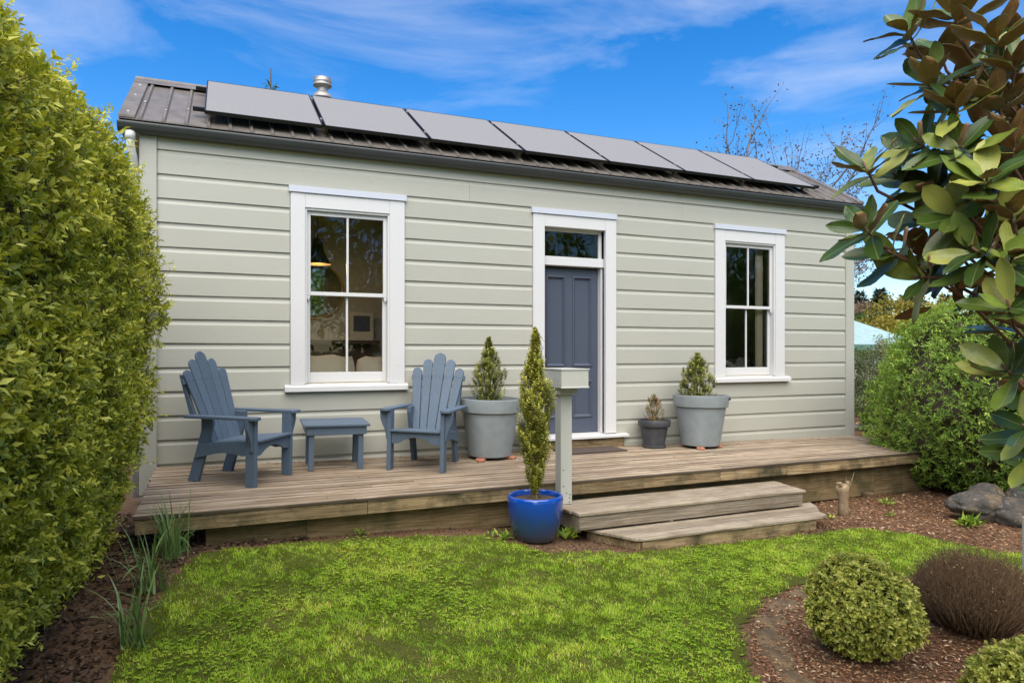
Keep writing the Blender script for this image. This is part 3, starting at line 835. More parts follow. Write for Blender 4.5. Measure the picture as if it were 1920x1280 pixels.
# ------------------------------------------------------------------ solar panels
PN = Vector((0, -math.sin(slope), math.cos(slope)))
PU = Vector((0, math.cos(slope), math.sin(slope)))
PB = Vector((0, -0.10, 3.868))
PLEN = 1.364; PW = 1.1026
names = ['first', 'second', 'third', 'fourth', 'fifth', 'sixth', 'seventh']
extra = ['next to the bare roof end', 'in front of the round flue', 'right of the flue', 'in the middle of the row', 'over the wall right of the door', 'above the right window', 'nearest the bare tree']
def slab(mb, u0, u1, v0, v1, n0, n1):
    pts = []
    for n in (n0, n1):
        for (u, v) in ((u0, v0), (u1, v0), (u1, v1), (u0, v1)):
            pts.append(Vector((u, 0, 0))+PU*v+PN*n)
    bm = bmesh.new()
    V = [bm.verts.new(p) for p in pts]
    for f in ((0, 1, 2, 3), (4, 5, 6, 7), (0, 1, 5, 4), (1, 2, 6, 5), (2, 3, 7, 6), (3, 0, 4, 7)):
        bm.faces.new([V[i] for i in f])
    bmesh.ops.recalc_face_normals(bm, faces=bm.faces)
    mb.join(bm); return mb
proto = None
for i in range(7):
    x0 = -0.1616+i*PW
    t = thing('solar_panel', '%s solar panel from the left along the roof, %s' % (names[i], extra[i]), 'solar panel', (x0, PB.y, PB.z), 0, 'row of solar panels on the roof')
    if proto is None:
        parts = []
        w = PW-0.022
        fm = MB()
        slab(fm, 0, w, 0, 0.012, -0.035, 0.0); slab(fm, 0, w, PLEN-0.012, PLEN, -0.035, 0.0)
        slab(fm, 0, 0.012, 0.0122, PLEN-0.0122, -0.035, 0.0); slab(fm, w-0.012, w, 0.0122, PLEN-0.0122, -0.035, 0.0)
        parts.append(('panel_frame', fm.build('panel_frame', M['pframe'], t)))
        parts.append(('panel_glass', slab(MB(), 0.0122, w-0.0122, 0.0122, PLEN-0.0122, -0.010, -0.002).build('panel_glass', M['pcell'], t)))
        for v in (0.22, 1.15):
            parts.append(('panel_clamp', slab(MB(), w+0.001, w+0.020, v, v+0.05, -0.03, 0.006).build('panel_clamp', M['alu'], t)))
        proto = t
    else:
        for n, o in parts:
            c = o.copy(); c.name = n; link(c); c.parent = t
for v, lab in ((0.25, 'lower'), (1.17, 'upper')):
    c = PB+PU*v
    t = thing('mounting_rail', '%s metal mounting rail sticking out past the left solar panel' % lab, 'rail', (-0.27, c.y, c.z), 0)
    slab(MB(), 0, 8.1, -0.02, 0.02, -0.075, -0.036).build('rail', M['pframe'], t)
    for k in range(8):
        slab(MB(), 0.12+k*1.1, 0.17+k*1.1, -0.03, 0.03, -0.128, -0.0755).build('rail_foot', M['alu'], t)

# ------------------------------------------------------------------ furnishings seen through the windows
lamp = thing('pendant_lamp', 'black pendant lamp with golden inside behind the left window', 'lamp', (1.00, 0.95, 2.60))
MB().lathe([(0.012, 0.30), (0.05, 0.29), (0.075, 0.14), (0.115, 0.06), (0.150, 0.0)], 28).build('shade', M['dark'], lamp, smooth=True)
MB().lathe([(0.145, 0.004), (0.11, 0.058), (0.07, 0.13), (0.0, 0.135)], 28).build('shade_lining', M['brass'], lamp, smooth=True)
MB().tube([(0, 0, 0.295), (0, 0, 0.915)], 0.006, 6).build('cord', M['dark'], lamp)
bulbm, N, L, b = mat_new('lamp_glow'); b.inputs['Emission Color'].default_value = (1, 0.62, 0.22, 1); b.inputs['Emission Strength'].default_value = 12
MB().lathe([(0, 0.02), (0.03, 0.035), (0.035, 0.06), (0.02, 0.09), (0, 0.10)], 16).build('bulb', bulbm, lamp, smooth=True)
pl_ = bpy.data.lights.new('pendant_light', 'POINT'); pl_.energy = 4.5; pl_.color = (1.0, 0.74, 0.45); pl_.shadow_soft_size = 0.04
plo = bpy.data.objects.new('pendant_light', pl_); link(plo); plo.parent = lamp; plo.location = (0, 0, -0.03)
mir = thing('wall_mirror', 'round brass framed mirror on the wall behind the left window', 'mirror', (1.13, 2.33, 2.42))
mm = MB().lathe([(0.0, 0.0), (0.36, 0.0), (0.36, 0.012), (0.0, 0.012)], 48)
bmesh.ops.rotate(mm.bm, matrix=Matrix.Rotation(R(90), 3, 'X'), verts=mm.bm.verts)
mgl, N, L, b = mat_new('mirror_glass'); b.inputs['Metallic'].default_value = 1; b.inputs['Roughness'].default_value = 0.03; b.inputs['Base Color'].default_value = (0.35, 0.35, 0.33, 1)
mm.build('mirror_plate', mgl, mir)
mm = MB().lathe([(0.362, 0.0), (0.385, 0.0), (0.385, 0.03), (0.362, 0.03), (0.362, 0.0)], 48)
bmesh.ops.rotate(mm.bm, matrix=Matrix.Rotation(R(90), 3, 'X'), verts=mm.bm.verts)
mm.build('mirror_frame', M['brass'], mir, auto=40)
man = thing('mantelpiece', 'dark timber mantelpiece behind the left window', 'mantelpiece', (1.1, 2.15, 0.58))
MB().box(-0.75, 0.85, -0.12, 0.18, 1.12, 1.17, 0.004).build('shelf', M['roomdark'], man)
MB().box(-0.65, 0.75, 0.0, 0.18, 0.0, 1.119).build('surround', M['roomdark'], man)
pic = thing('picture', 'small framed picture standing on the mantelpiece', 'picture', (1.72, 2.12, 1.751))
MB().box(-0.16, 0.16, 0, 0.02, 0, 0.38, 0.003).build('picture_frame', M['room'], pic)
MB().box(-0.11, 0.11, -0.003, -0.001, 0.12, 0.33).build('picture_print', M['navy'], pic)
def cushion(name, label, cx, cy, cz, sx, sy, sz, rz=0):
    bm = bmesh.new()
    bmesh.ops.create_cube(bm, size=2)
    bmesh.ops.subdivide_edges(bm, edges=list(bm.edges), cuts=5, use_grid_fill=True)
    for v in bm.verts:
        p = v.co
        k = 1-0.10*(p.x**4+p.z**4)
        v.co = Vector((p.x*sx*(1-0.08*abs(p.z)**3), p.y*sy*(1-0.62*max(abs(p.x), abs(p.z))**4), p.z*sz*(1-0.10*abs(p.x)**3)+0.012*math.sin(p.x*7)))
    mb = MB(); mb.join(bm)
    o = mb.build(name, M['cushion'], smooth=True)
    o.location = (cx, cy, cz); o.rotation_euler = (R(-14), 0, rz)
    return tag(o, label, 'cushion', 'cream cushions behind the left window')
cushion('cushion', 'larger cream cushion at the left behind the left window', 0.98, 0.225, 1.35, 0.31, 0.10, 0.21)
cushion('cushion', 'smaller cream cushion at the right behind the left window', 1.58, 0.225, 1.335, 0.27, 0.10, 0.21)
sf = thing('sofa', 'cream sofa back below the left window', 'sofa', (1.2, 0.62, 0.58))
MB().box(-0.85, 0.85, -0.22, 0.10, 0.0, 0.70, 0.05).build('sofa_back', M['cushion'], sf, smooth=True)
cur = thing('curtain', 'grey curtain at the edge of the left window', 'curtain', (1.9, 0.45, 0.6))
pts = [(0.03*math.sin(i*0.9), i*0.02, 0) for i in range(40)]
cm = MB(); bm = bmesh.new()
A = [bm.verts.new((x, y, 0)) for x, y, z in pts]; B = [bm.verts.new((x, y, 2.8)) for x, y, z in pts]
for k in range(39): bm.faces.new((A[k], A[k+1], B[k+1], B[k]))
cm.join(bm); cm.build('curtain_cloth', M['room'], cur, smooth=True)
cur = thing('curtain', 'pale curtain hanging at the right edge of the right window', 'curtain', (6.70, 0.16, 0.75))
cm = MB(); bm = bmesh.new()
A = [bm.verts.new((0.003*i, 0.018*math.sin(i*0.8), 0)) for i in range(40)]; B = [bm.verts.new((0.003*i, 0.018*math.sin(i*0.8), 2.6)) for i in range(40)]
for k in range(39): bm.faces.new((A[k], A[k+1], B[k+1], B[k]))
cm.join(bm); cm.build('curtain_cloth', M['cushion'], cur, smooth=True)
bed = thing('bed', 'bed with rumpled grey patterned cover behind the right window', 'bed', (6.5, 1.0, 0.58))
bm = bmesh.new()
nb = 36
grid = [[bm.verts.new((-0.9+1.8*i/nb, -0.72+1.5*j/nb, 0.80+0.07*math.sin(i*0.5+j*0.3)+0.05*math.sin(i*0.23-j*0.6)+0.03*math.sin(i*1.1+j*0.9)-0.25*max(0, abs(i-nb/2)/(nb/2)-0.8)*5*0.5)) for i in range(nb+1)] for j in range(nb+1)]
for j in range(nb):
    for i in range(nb):
        bm.faces.new((grid[j][i], grid[j][i+1], grid[j+1][i+1], grid[j+1][i]))
cm = MB(); cm.join(bm)
quilt = mat_plain('quilt_print', (0.34, 0.32, 0.27), 0.95, 0.0, 9, 0.75, 0.5)
cm.build('quilt', quilt, bed, smooth=True)
MB().box(-0.85, 0.85, -0.68, 0.72, 0.0, 0.60, 0.03).build('mattress', M['cushion'], bed)

# ------------------------------------------------------------------ deck
M['moss'] = mat_plain('mossy_stone', (0.125, 0.085, 0.042), 0.95, 0.0, 16, 0.45, 0.8, bdist=0.008)
rng = random.Random(7)
deck = thing('deck', 'weathered timber deck along the front of the cottage', 'deck', (3.8, -0.85, 0.2))
def dpart(mb, name, mat, parent=None, **k):
    bmesh.ops.translate(mb.bm, vec=(-3.8, 0.85, -0.2), verts=mb.bm.verts)
    return mb.build(name, mat, parent if parent is not None else deck, **k)
DX0, DX1 = -0.575, 8.25
def warped_board(x0, x1, y0, y1, th, dz=0.0, n=None):
    bm = bmesh.new()
    n = n or max(1, int((x1-x0)/0.7))
    rings = []
    c = 0.004
    for i in range(n+1):
        x = x0+(x1-x0)*i/n
        prof = [(y0, -th), (y0, -c), (y0+c, 0), (y1-c, 0), (y1, -c), (y1, -th)]
        rings.append([bm.verts.new((x, y, deck_z(x, y)+z+dz)) for y, z in prof])
    for A, B in zip(rings[:-1], rings[1:]):
        for k in range(6):
            bm.faces.new((A[k], B[k], B[(k+1) % 6], A[(k+1) % 6]))
    bm.faces.new(rings[0]); bm.faces.new(rings[-1][::-1])
    bmesh.ops.recalc_face_normals(bm, faces=bm.faces)
    return bm
bw = 0.0925
nb = 19
yy = -1.745
for i in range(nb):
    y0 = yy+i*bw; y1 = y0+bw-0.0085
    if y0 > -0.05: break
    y1 = min(y1, -0.03)
    cuts = [DX0+rng.uniform(-0.012, 0.006)]
    x = DX0+rng.uniform(1.2, 3.4)
    while x < DX1-0.8:
        cuts.append(x); x += rng.choice([1.8, 2.4, 3.0, 3.6])
    cuts.append(DX1+rng.uniform(-0.012, 0.006)-0.06*max(0, -y0-0.8))
    for a, b_ in zip(cuts[:-1], cuts[1:]):
        mb = MB(); mb.join(warped_board(a+0.0015, b_-0.0015, y0, y1, 0.022, rng.uniform(-0.002, 0.002)))
        dpart(mb, 'deck_board', M['deck'])
# fascia lengths under the front edge, end fascia
fx = [-0.57, 1.05, 2.35, 3.62, 4.52, 5.38, 7.0, 8.2]
for a, b_ in zip(fx[:-1], fx[1:]):
    mb = MB().box(a+0.0015, b_-0.0015, -1.735, -1.695, 0.322+rng.uniform(-0.003, 0.003), 0.4265, 0.003)
    dpart(mb, 'fascia_board', M['fascia'])
mb = MB().prism([(-0.571, -1.694, 0.325), (-0.571, -0.05, 0.40), (-0.571, -0.05, 0.503), (-0.571, -1.694, 0.427)], (0.035, 0, 0))
dpart(mb, 'fascia_board', M['fascia'])
mb = MB().prism([(8.16, -1.694, 0.325), (8.16, -0.05, 0.28), (8.16, -0.05, 0.377), (8.16, -1.694, 0.425)], (0.035, 0, 0))
dpart(mb, 'fascia_board', M['fascia'])
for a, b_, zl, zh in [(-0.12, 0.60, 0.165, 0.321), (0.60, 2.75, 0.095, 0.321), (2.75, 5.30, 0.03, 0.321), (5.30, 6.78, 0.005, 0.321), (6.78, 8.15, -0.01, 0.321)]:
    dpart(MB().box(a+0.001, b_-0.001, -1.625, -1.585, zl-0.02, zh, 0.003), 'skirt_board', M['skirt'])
for x in (-0.35, 1.2, 2.9, 4.6, 6.62, 7.9):
    for y in (-1.5, -0.5):
        g = gz(x, y)-0.05
        dpart(MB().box(x-0.06, x+0.06, y-0.06, y+0.06, g, 0.39, 0.006), 'pile', M['concrete'])
dpart(MB().box(6.57, 6.68, -1.72, -1.63, -0.08, 0.035, 0.012), 'foundation_block', M['moss'])

# steps
steps = thing('garden_steps', 'two weathered timber steps leading up to the deck', 'steps', (4.0, -2.1, 0))
def spart(mb, name, mat, **k):
    bmesh.ops.translate(mb.bm, vec=(-4.0, 2.1, 0), verts=mb.bm.verts)
    return mb.build(name, mat, steps, **k)
# upper tread: four boards
yb = -2.20
for i in range(4):
    a, b_ = yb+i*0.123, yb+i*0.123+0.118
    spart(MB().box(2.665+0.02*(i == 0), 5.165-0.01*(i == 0)+0.02*i, a, b_, 0.246+rng.uniform(-.001, .001), 0.270+rng.uniform(-.002, .002), 0.003), 'tread_board', M['step'])
spart(MB().box(2.70, 5.13, -2.185, -2.145, 0.128, 0.2445, 0.003), 'riser_board', M['step'])
for x in (2.70, 5.09):
    spart(MB().box(x, x+0.04, -2.144, -1.74, 0.10, 0.2445, 0.003), 'side_board', M['step'])
# lower tread with splayed ends
zt = 0.110
def tread(pts, name='tread_board'):
    spart(MB().prism([(x, y, zt-0.024) for x, y in pts], (0, 0, 0.024), 0.003), name, M['step'])
tread([(2.80, -2.06), (2.885, -2.228), (5.27, -2.228), (5.36, -2.06)][::1])
tread([(2.888, -2.234), (2.965, -2.384), (5.13, -2.384), (5.265, -2.234)])
tread([(2.968, -2.390), (3.025, -2.50), (3.10, -2.535), (4.995, -2.535), (5.10, -2.495), (5.12, -2.390)])
spart(MB().box(3.09, 4.945, -2.522, -2.482, -0.025, 0.0845, 0.003), 'riser_board', M['fascia'])
spart(MB().prism([(2.83, -2.07, -0.02), (3.075, -2.50, -0.02), (3.11, -2.48, -0.02), (2.865, -2.05, -0.02)], (0, 0, 0.095), 0.003), 'side_board', M['fascia'])
spart(MB().prism([(4.95, -2.50, -0.01), (5.28, -2.07, -0.01), (5.25, -2.05, -0.01), (4.92, -2.47, -0.01)], (0, 0, 0.09), 0.003), 'side_board', M['fascia'])
for x in (3.18, 4.80):
    spart(MB().box(x, x+0.14, -2.47, -2.34, -0.12, 0.075, 0.008), 'support_block', M['concrete'])

# ------------------------------------------------------------------ chairs
CH_LABEL = ['blue painted slatted garden chair at the left by the tall hedge', 'blue painted slatted garden chair beside the large grey pot']
def arch(w0, w1, ztop, zbot, rise, y, axis='x'):
    """board outline with an arched lower edge between w0 and w1"""
    L_ = w1-w0
    pts = [(w0, ztop), (w0, zbot), (w0+0.055, zbot)]
    for k in range(9):
        t = k/8
        pts.append((w0+0.055+0.03+(L_-0.17)*t, zbot+0.012+rise*math.sin(math.pi*t)**0.8))
    pts += [(w1-0.055, zbot), (w1, zbot), (w1, ztop)]
    return pts
def make_chair(i, x, y, rz):
    t = thing('garden_chair', CH_LABEL[i], 'chair', group='pair of blue garden chairs', mat=deck_matrix(x, y, rz))
    B = lambda mb, n: mb.build(n, M['chair'], t)
    for s in (-1, 1):
        # front leg
        xa = s*0.262
        B(MB().box(xa-0.020, xa+0.020, -0.335, -0.245, 0.0, 0.563, 0.003), 'leg')
        # rear leg, raked
        xb = s*0.222
        B(MB().prism([(xb-0.019, 0.245, 0.0), (xb-0.019, 0.345, 0.0), (xb-0.019, 0.215, 0.44), (xb-0.019, 0.215, 0.563), (xb-0.019, 0.105, 0.563), (xb-0.019, 0.105, 0.50)], (0.038, 0, 0), 0.003), 'leg')
        # corbel under the arm
        B(MB().prism([(s*0.283, -0.318, 0.562), (s*0.360, -0.318, 0.562), (s*0.357, -0.318, 0.49), (s*0.335, -0.318, 0.43), (s*0.318, -0.318, 0.40), (s*0.300, -0.318, 0.34), (s*0.296, -0.318, 0.30), (s*0.283, -0.318, 0.29)], (0, 0.030, 0), 0.002), 'arm_bracket')
        # side rail
        pr = [(-0.243, 0.365), (-0.243, 0.262)]
        for k in range(9):
            tt = k/8
            pr.append((-0.20+0.36*tt, 0.250-0.02*tt+0.028*math.sin(math.pi*tt)))
        pr += [(0.27, 0.205), (0.235, 0.325)]
        B(MB().prism([(s*0.243-0.016, yy_, zz_) for yy_, zz_ in pr], (0.032, 0, 0), 0.002), 'side_rail')
        # arm
        ao = [(-0.375, -0.030), (-0.385, 0.0), (-0.375, 0.05), (-0.34, 0.062), (0.0, 0.050), (0.325, 0.036), (0.325, -0.075), (0.24, -0.075), (0.235, -0.045), (0.0, -0.045), (-0.345, -0.050)]
        B(MB().prism([(s*(0.290+v), u, 0.564-0.02*(u+0.38)) for u, v in ao], (0, 0, 0.024), 0.003), 'arm')
        # upright behind the back
        B(MB().prism([(s*0.238-0.014, 0.262, 0.55), (s*0.238-0.014, 0.315, 0.55), (s*0.238-0.014, 0.430, 0.905), (s*0.238-0.014, 0.400, 0.905)], (0.028, 0, 0), 0.002), 'back_upright')
    # front apron with arch
    B(MB().prism([(u, -0.320, v) for u, v in arch(-0.241, 0.241, 0.368, 0.255, 0.050, 0)], (0, 0.025, 0), 0.002), 'front_apron')
    # seat slats
    for k in range(5):
        y0 = -0.352+k*0.105; y1 = y0+0.098
        z0 = 0.392-(y0+0.35)*0.10; z1 = 0.392-(y1+0.35)*0.10
        w = 0.252 if k == 0 else 0.258-0.006*k
        if k == 0: w = 0.241
        B(MB().prism([(-w, y0, z0-0.022), (-w, y0, z0), (-w, y1, z1), (-w, y1, z1-0.022)], (2*w, 0, 0), 0.004), 'seat_slat')
    # back slats, fanned with rounded tops
    ca, sa = math.cos(R(21)), math.sin(R(21))
    org = Vector((0, 0.150, 0.315))
    ux = Vector((1, 0, 0)); uy = Vector((0, sa, ca)); un = Vector((0, -ca, sa))
    for k, (ang, Ls, w0, w1, xo) in enumerate([(-6.4, 0.675, 0.066, 0.096, -0.157), (-3.2, 0.765, 0.068, 0.100, -0.082), (0, 0.835, 0.085, 0.128, 0.0), (3.2, 0.765, 0.068, 0.100, 0.082), (6.4, 0.675, 0.066, 0.096, 0.157)]):
        aa = R(ang)
        dx = ux*math.cos(aa)-uy*math.sin(aa); dy = uy*math.cos(aa)+ux*math.sin(aa)
        base = org+ux*xo
        pts = [base-dx*w0/2, base+dx*w0/2]
        r = w1/2
        top = Ls-r
        for q in range(11):
            ph = math.pi*q/10
            pts.append(base+dy*(top+r*math.sin(ph))+dx*(r*math.cos(ph)))
        B(MB().prism(pts, un*0.021, 0.003), 'back_slat')
        for hz in (0.575,):
            for hx in (-0.02, 0.02):
                c = base+dy*hz+dx*hx+un*0.0215
                MB().box(-0.004, 0.004, -0.0015, 0.0015, -0.004, 0.004).build('screw', M['dark'], t).location = c
    # battens behind the slats
    for (v, hw, th) in ((0.575, 0.285, 0.05), (0.05, 0.215, 0.06)):
        c = org+uy*v-un*0.026
        pts = [c-ux*hw-uy*th/2, c+ux*hw-uy*th/2, c+ux*hw+uy*th/2, c-ux*hw+uy*th/2]
        B(MB().prism(pts, un*0.0255, 0.003), 'back_batten')
    return t
make_chair(0, 0.140, -0.700, R(53.0))
make_chair(1, 1.842, -0.605, R(-34.0))

# side table
tb = thing('side_table', 'small blue painted side table between the two chairs', 'table', mat=deck_matrix(0.985, -0.385, R(-2)))
B = lambda mb, n: mb.build(n, M['chair'], tb)
for k in range(4):
    y0 = -0.245+k*0.123
    B(MB().box(-0.305, 0.305, y0, y0+0.121, 0.412, 0.436, 0.004), 'top_board')
for s in (-1, 1):
    B(MB().box(-0.275, 0.275, s*0.212-0.011, s*0.212+0.011, 0.335, 0.4115, 0.003), 'apron')
    B(MB().box(s*0.262-0.011, s*0.262+0.011, -0.2005, 0.2005, 0.336, 0.4115, 0.003), 'apron')
    for q in (-1, 1):
        B(MB().box(s*0.226-0.0245, s*0.226+0.0245, q*0.1775-0.0225, q*0.1775+0.0225, 0.0, 0.4115, 0.003), 'leg')

# ------------------------------------------------------------------ pots
def big_pot(name, label, x, y, group, tilt):
    m_ = deck_matrix(x, y, 0, 0.032)
    t = thing(name, label, 'pot', group=group, mat=m_)
    MB().lathe([(0.0, 0.0), (0.215, 0.0), (0.225, 0.006), (0.293, 0.455), (0.293, 0.46), (0.27, 0.46), (0.0, 0.452)], 56).build('body', M['pot'], t, auto=40)
    MB().lathe([(0.270, 0.4605), (0.312, 0.462), (0.320, 0.468), (0.333, 0.592), (0.332, 0.600), (0.326, 0.604), (0.316, 0.600), (0.302, 0.52), (0.300, 0.461)], 56).build('rim', M['pot'], t, auto=40)
    MB().lathe([(0.301, 0.535), (0.2, 0.548), (0.1, 0.552), (0.0, 0.555)], 40).build('soil', M['potsoil'], t, smooth=True)
    return t
potL = big_pot('planter_pot', 'large grey pot beside the right hand blue chair', 2.60, -0.385, 'two large grey pots', 0)
potR = big_pot('planter_pot', 'large grey pot under the right window', 5.32, -0.42, 'two large grey pots', 0)
MB().box(0.075, 0.128, -0.324, -0.318, 0.548, 0.572).build('maker_plate', M['dark'], potR).rotation_euler = (0, 0, R(22))
def foot(label, x, y, rz):
    mb = MB().box(-0.045, 0.045, -0.06, 0.06, 0.0, 0.031, 0.008)
    o = mb.build('pot_foot', M['terracotta'])
    o.matrix_world = deck_matrix(x, y, rz)
    tag(o, label, 'pot foot', 'terracotta pot feet')
foot('terracotta foot at the left front of the grey pot by the chair', 2.44, -0.55, R(-35))
foot('terracotta foot at the right front of the grey pot by the chair', 2.785, -0.50, R(50))
foot('terracotta foot at the left front of the grey pot under the window', 5.19, -0.58, R(-30))
foot('terracotta foot at the right front of the grey pot under the window', 5.50, -0.50, R(55))
def small_pot(name, label, x, y, k, group):
    t = thing(name, label, 'pot', group=group, mat=deck_matrix(x, y, 0, 0.003))
    MB().lathe([(0, 0), (0.132*k, 0), (0.142*k, 0.006), (0.142*k, 0.03), (0.135*k, 0.034), (0.128*k, 0.034)], 44).build('saucer', M['charcoal'], t, auto=40)
    MB().lathe([(0.0, 0.035), (0.126*k, 0.035), (0.162*k, 0.245), (0.15*k, 0.25), (0, 0.25)], 44).build('body', M['charcoal'], t, auto=40)
    MB().lathe([(0.150*k, 0.2505), (0.186*k, 0.252), (0.191*k, 0.258), (0.196*k, 0.325), (0.192*k, 0.331), (0.183*k, 0.330), (0.172*k, 0.29), (0.170*k, 0.251)], 44).build('rim', M['charcoal'], t, auto=40)
    MB().lathe([(0.171*k, 0.295), (0.0, 0.305)], 32).build('soil', M['potsoil'], t, smooth=True)
    return t
small_pot('planter_pot', 'small charcoal pot with bronze plant right of the door', 4.77, -0.245, 1.0, 'two charcoal pots')
small_pot('planter_pot', 'charcoal pot left of the door mostly hidden by the tall shrub', 3.17, -0.26, 0.93, 'two charcoal pots')
bp_x, bp_y = 2.36, -2.05
bp_z = gz(bp_x, bp_y)+0.012
bpot = thing('glazed_pot', 'bright blue glazed pot on the ground beside the steps', 'pot', (bp_x, bp_y, bp_z))
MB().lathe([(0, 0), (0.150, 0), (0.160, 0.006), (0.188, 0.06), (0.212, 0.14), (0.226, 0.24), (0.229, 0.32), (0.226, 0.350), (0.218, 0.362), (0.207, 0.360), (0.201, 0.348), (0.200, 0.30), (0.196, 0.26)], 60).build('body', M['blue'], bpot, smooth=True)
MB().lathe([(0.199, 0.318), (0.1, 0.326), (0, 0.33)], 36).build('soil', M['potsoil'], bpot, smooth=True)

# doormat
o = MB().prism([(-0.40, -0.17, 0), (0.40, -0.17, 0), (0.40, 0.17, 0), (-0.40, 0.17, 0)], (0, 0, 0.014), 0.003).build('doormat', M['mat'])
o.matrix_world = deck_matrix(3.88, -0.275, R(3), 0.003)
tag(o, 'dark brown coir doormat in front of the door', 'doormat')

# letterbox post
lb = thing('letterbox', 'pale grey letterbox on a square post beside the steps', 'letterbox', (2.75, -1.80, 0.272))
M['boxp'] = mat_paint('letterbox_paint', (0.47, 0.47, 0.41), 0.55, 0.06, (6, 6, 2), 8, 0.2, 0.03, dirt=(0.33, 0.33, 0.27))
MB().box(-0.055, 0.055, -0.055, 0.055, 0.0, 0.955, 0.004).build('post', M['boxp'], lb)
MB().box(-0.088, 0.088, -0.088, 0.088, 0.956, 1.018, 0.004).build('post_cap', M['boxp'], lb)
MB().box(-0.130, 0.130, -0.215, 0.215, 1.019, 1.170, 0.003).build('box', M['boxp'], lb)
MB().box(-0.136, 0.136, -0.222, 0.222, 1.1705, 1.182, 0.002).build('lid', M['boxp'], lb)
MB().box(-0.134, 0.134, -0.2195, -0.2155, 1.019, 1.030, 0.001).build('box_trim', M['white'], lb)
for (x, z) in ((0.0, 0.10), (0.035, 0.085), (0.03, 0.055), (0.03, 0.02), (-0.03, 0.16), (-0.032, 0.30)):
    mb = MB().lathe([(0, 0), (0.005, 0), (0.005, 0.003), (0, 0.003)], 10)
    bmesh.ops.rotate(mb.bm, matrix=Matrix.Rotation(R(90), 3, 'X'), verts=mb.bm.verts)
    mb.build('bolt', M['dark'], lb).location = (x, -0.0555, z)

# ------------------------------------------------------------------ foliage tools
RNG = np.random.default_rng(11)
def unit(v): return v/np.maximum(np.linalg.norm(v, axis=-1, keepdims=True), 1e-9)
def leaf_mesh(P, Dv, Nv, Ln, Wd, rnd, fold=0.35, droop=0.15, mid=0.45):
    """each leaf: folded blade of 4 triangles, base at P, axis Dv, face normal about Nv"""
    n = len(P)
    Dv = unit(Dv)
    Sv = unit(np.cross(Dv, Nv)); Nv = np.cross(Sv, Dv)
    Ln = Ln[:, None]; Wd = Wd[:, None]
    V = np.empty((n, 5, 3), np.float32)
    V[:, 0] = P
    m_ = P+Dv*Ln*mid
    V[:, 1] = m_+Sv*Wd*0.5+Nv*Wd*fold*0.5
    V[:, 2] = m_
    V[:, 3] = m_-Sv*Wd*0.5+Nv*Wd*fold*0.5
    V[:, 4] = P+Dv*Ln-Nv*Ln*droop
    b0 = (np.arange(n)*5)[:, None]
    T = np.concatenate([b0+np.array([0, 2, 1]), b0+np.array([0, 3, 2]), b0+np.array([1, 2, 4]), b0+np.array([2, 3, 4])], 0)
    return V.reshape(-1, 3), T, np.repeat(rnd, 5)
def lump(p, seed, k=2.0, n=7):
    r = np.random.default_rng(seed)
    out = np.zeros(len(p))
    for i in range(n):
        kv = r.normal(size=3)*k*(1+0.35*i)
        out += np.sin(p@kv+r.uniform(0, 6.3))/(1+0.5*i)
    return out/2.2
def grad(F, p, e=0.02):
    g = np.empty_like(p)
    for i in range(3):
        d = np.zeros(3); d[i] = e
        g[:, i] = F(p+d)-F(p-d)
    return unit(g)
def shell(F, lo, hi, n, dmin, dmax, cond=None):
    lo = np.array(lo, float); hi = np.array(hi, float)
    out = []; tot = 0
    while tot < n:
        p = lo+(hi-lo)*RNG.random((max(60000, n), 3))
        d = F(p)
        k = (d > dmin) & (d < dmax)
        if cond is not None: k &= cond(p)
        p = p[k]
        out.append(p); tot += len(p)
    return np.concatenate(out)[:n]
def twig_mesh(P0, P1, w, rnd):
    """thin three sided twigs"""
    n = len(P0)
    d = unit(P1-P0)
    a = unit(np.cross(d, np.array([0.3, 0.5, 0.81]))); b = np.cross(d, a)
    V = np.empty((n, 4, 3), np.float32)
    w = w[:, None]
    V[:, 0] = P0+a*w; V[:, 1] = P0-0.5*a*w+0.866*b*w; V[:, 2] = P0-0.5*a*w-0.866*b*w; V[:, 3] = P1
    b0 = (np.arange(n)*4)[:, None]
    T = np.concatenate([b0+np.array([0, 1, 3]), b0+np.array([1, 2, 3]), b0+np.array([2, 0, 3])], 0)
    return V.reshape(-1, 3), T, np.repeat(rnd, 4)
def hull(F, lo, hi, step, level, name, mat, parent):
    """blocky-smooth solid core added inside foliage to block light: voxel surface of F < level"""
    xs = np.arange(lo[0], hi[0]+step, step); ys = np.arange(lo[1], hi[1]+step, step); zs = np.arange(lo[2], hi[2]+step, step)
    X, Y, Z = np.meshgrid(xs, ys, zs, indexing='ij')
    c = F(np.stack([X.ravel(), Y.ravel(), Z.ravel()], 1)).reshape(X.shape) < level
    c = np.pad(c, 1)
    quads = []
    offs = {0: [(0, 0, 0), (0, 1, 0), (0, 1, 1), (0, 0, 1)], 1: [(0, 0, 0), (1, 0, 0), (1, 0, 1), (0, 0, 1)], 2: [(0, 0, 0), (1, 0, 0), (1, 1, 0), (0, 1, 0)]}
    for ax in range(3):
        a = np.diff(c.astype(np.int8), axis=ax) != 0
        idx = np.argwhere(a)
        idx[:, ax] += 1
        q = idx[:, None, :]+np.array(offs[ax])[None]
        quads.append(q)
    q = np.concatenate(quads)
    u, inv = np.unique(q.reshape(-1, 3), axis=0, return_inverse=True)
    V = (u-1)*step-step/2+np.array([xs[0], ys[0], zs[0]])
    return mesh_np(name, V, inv.reshape(-1, 4), mat, parent)

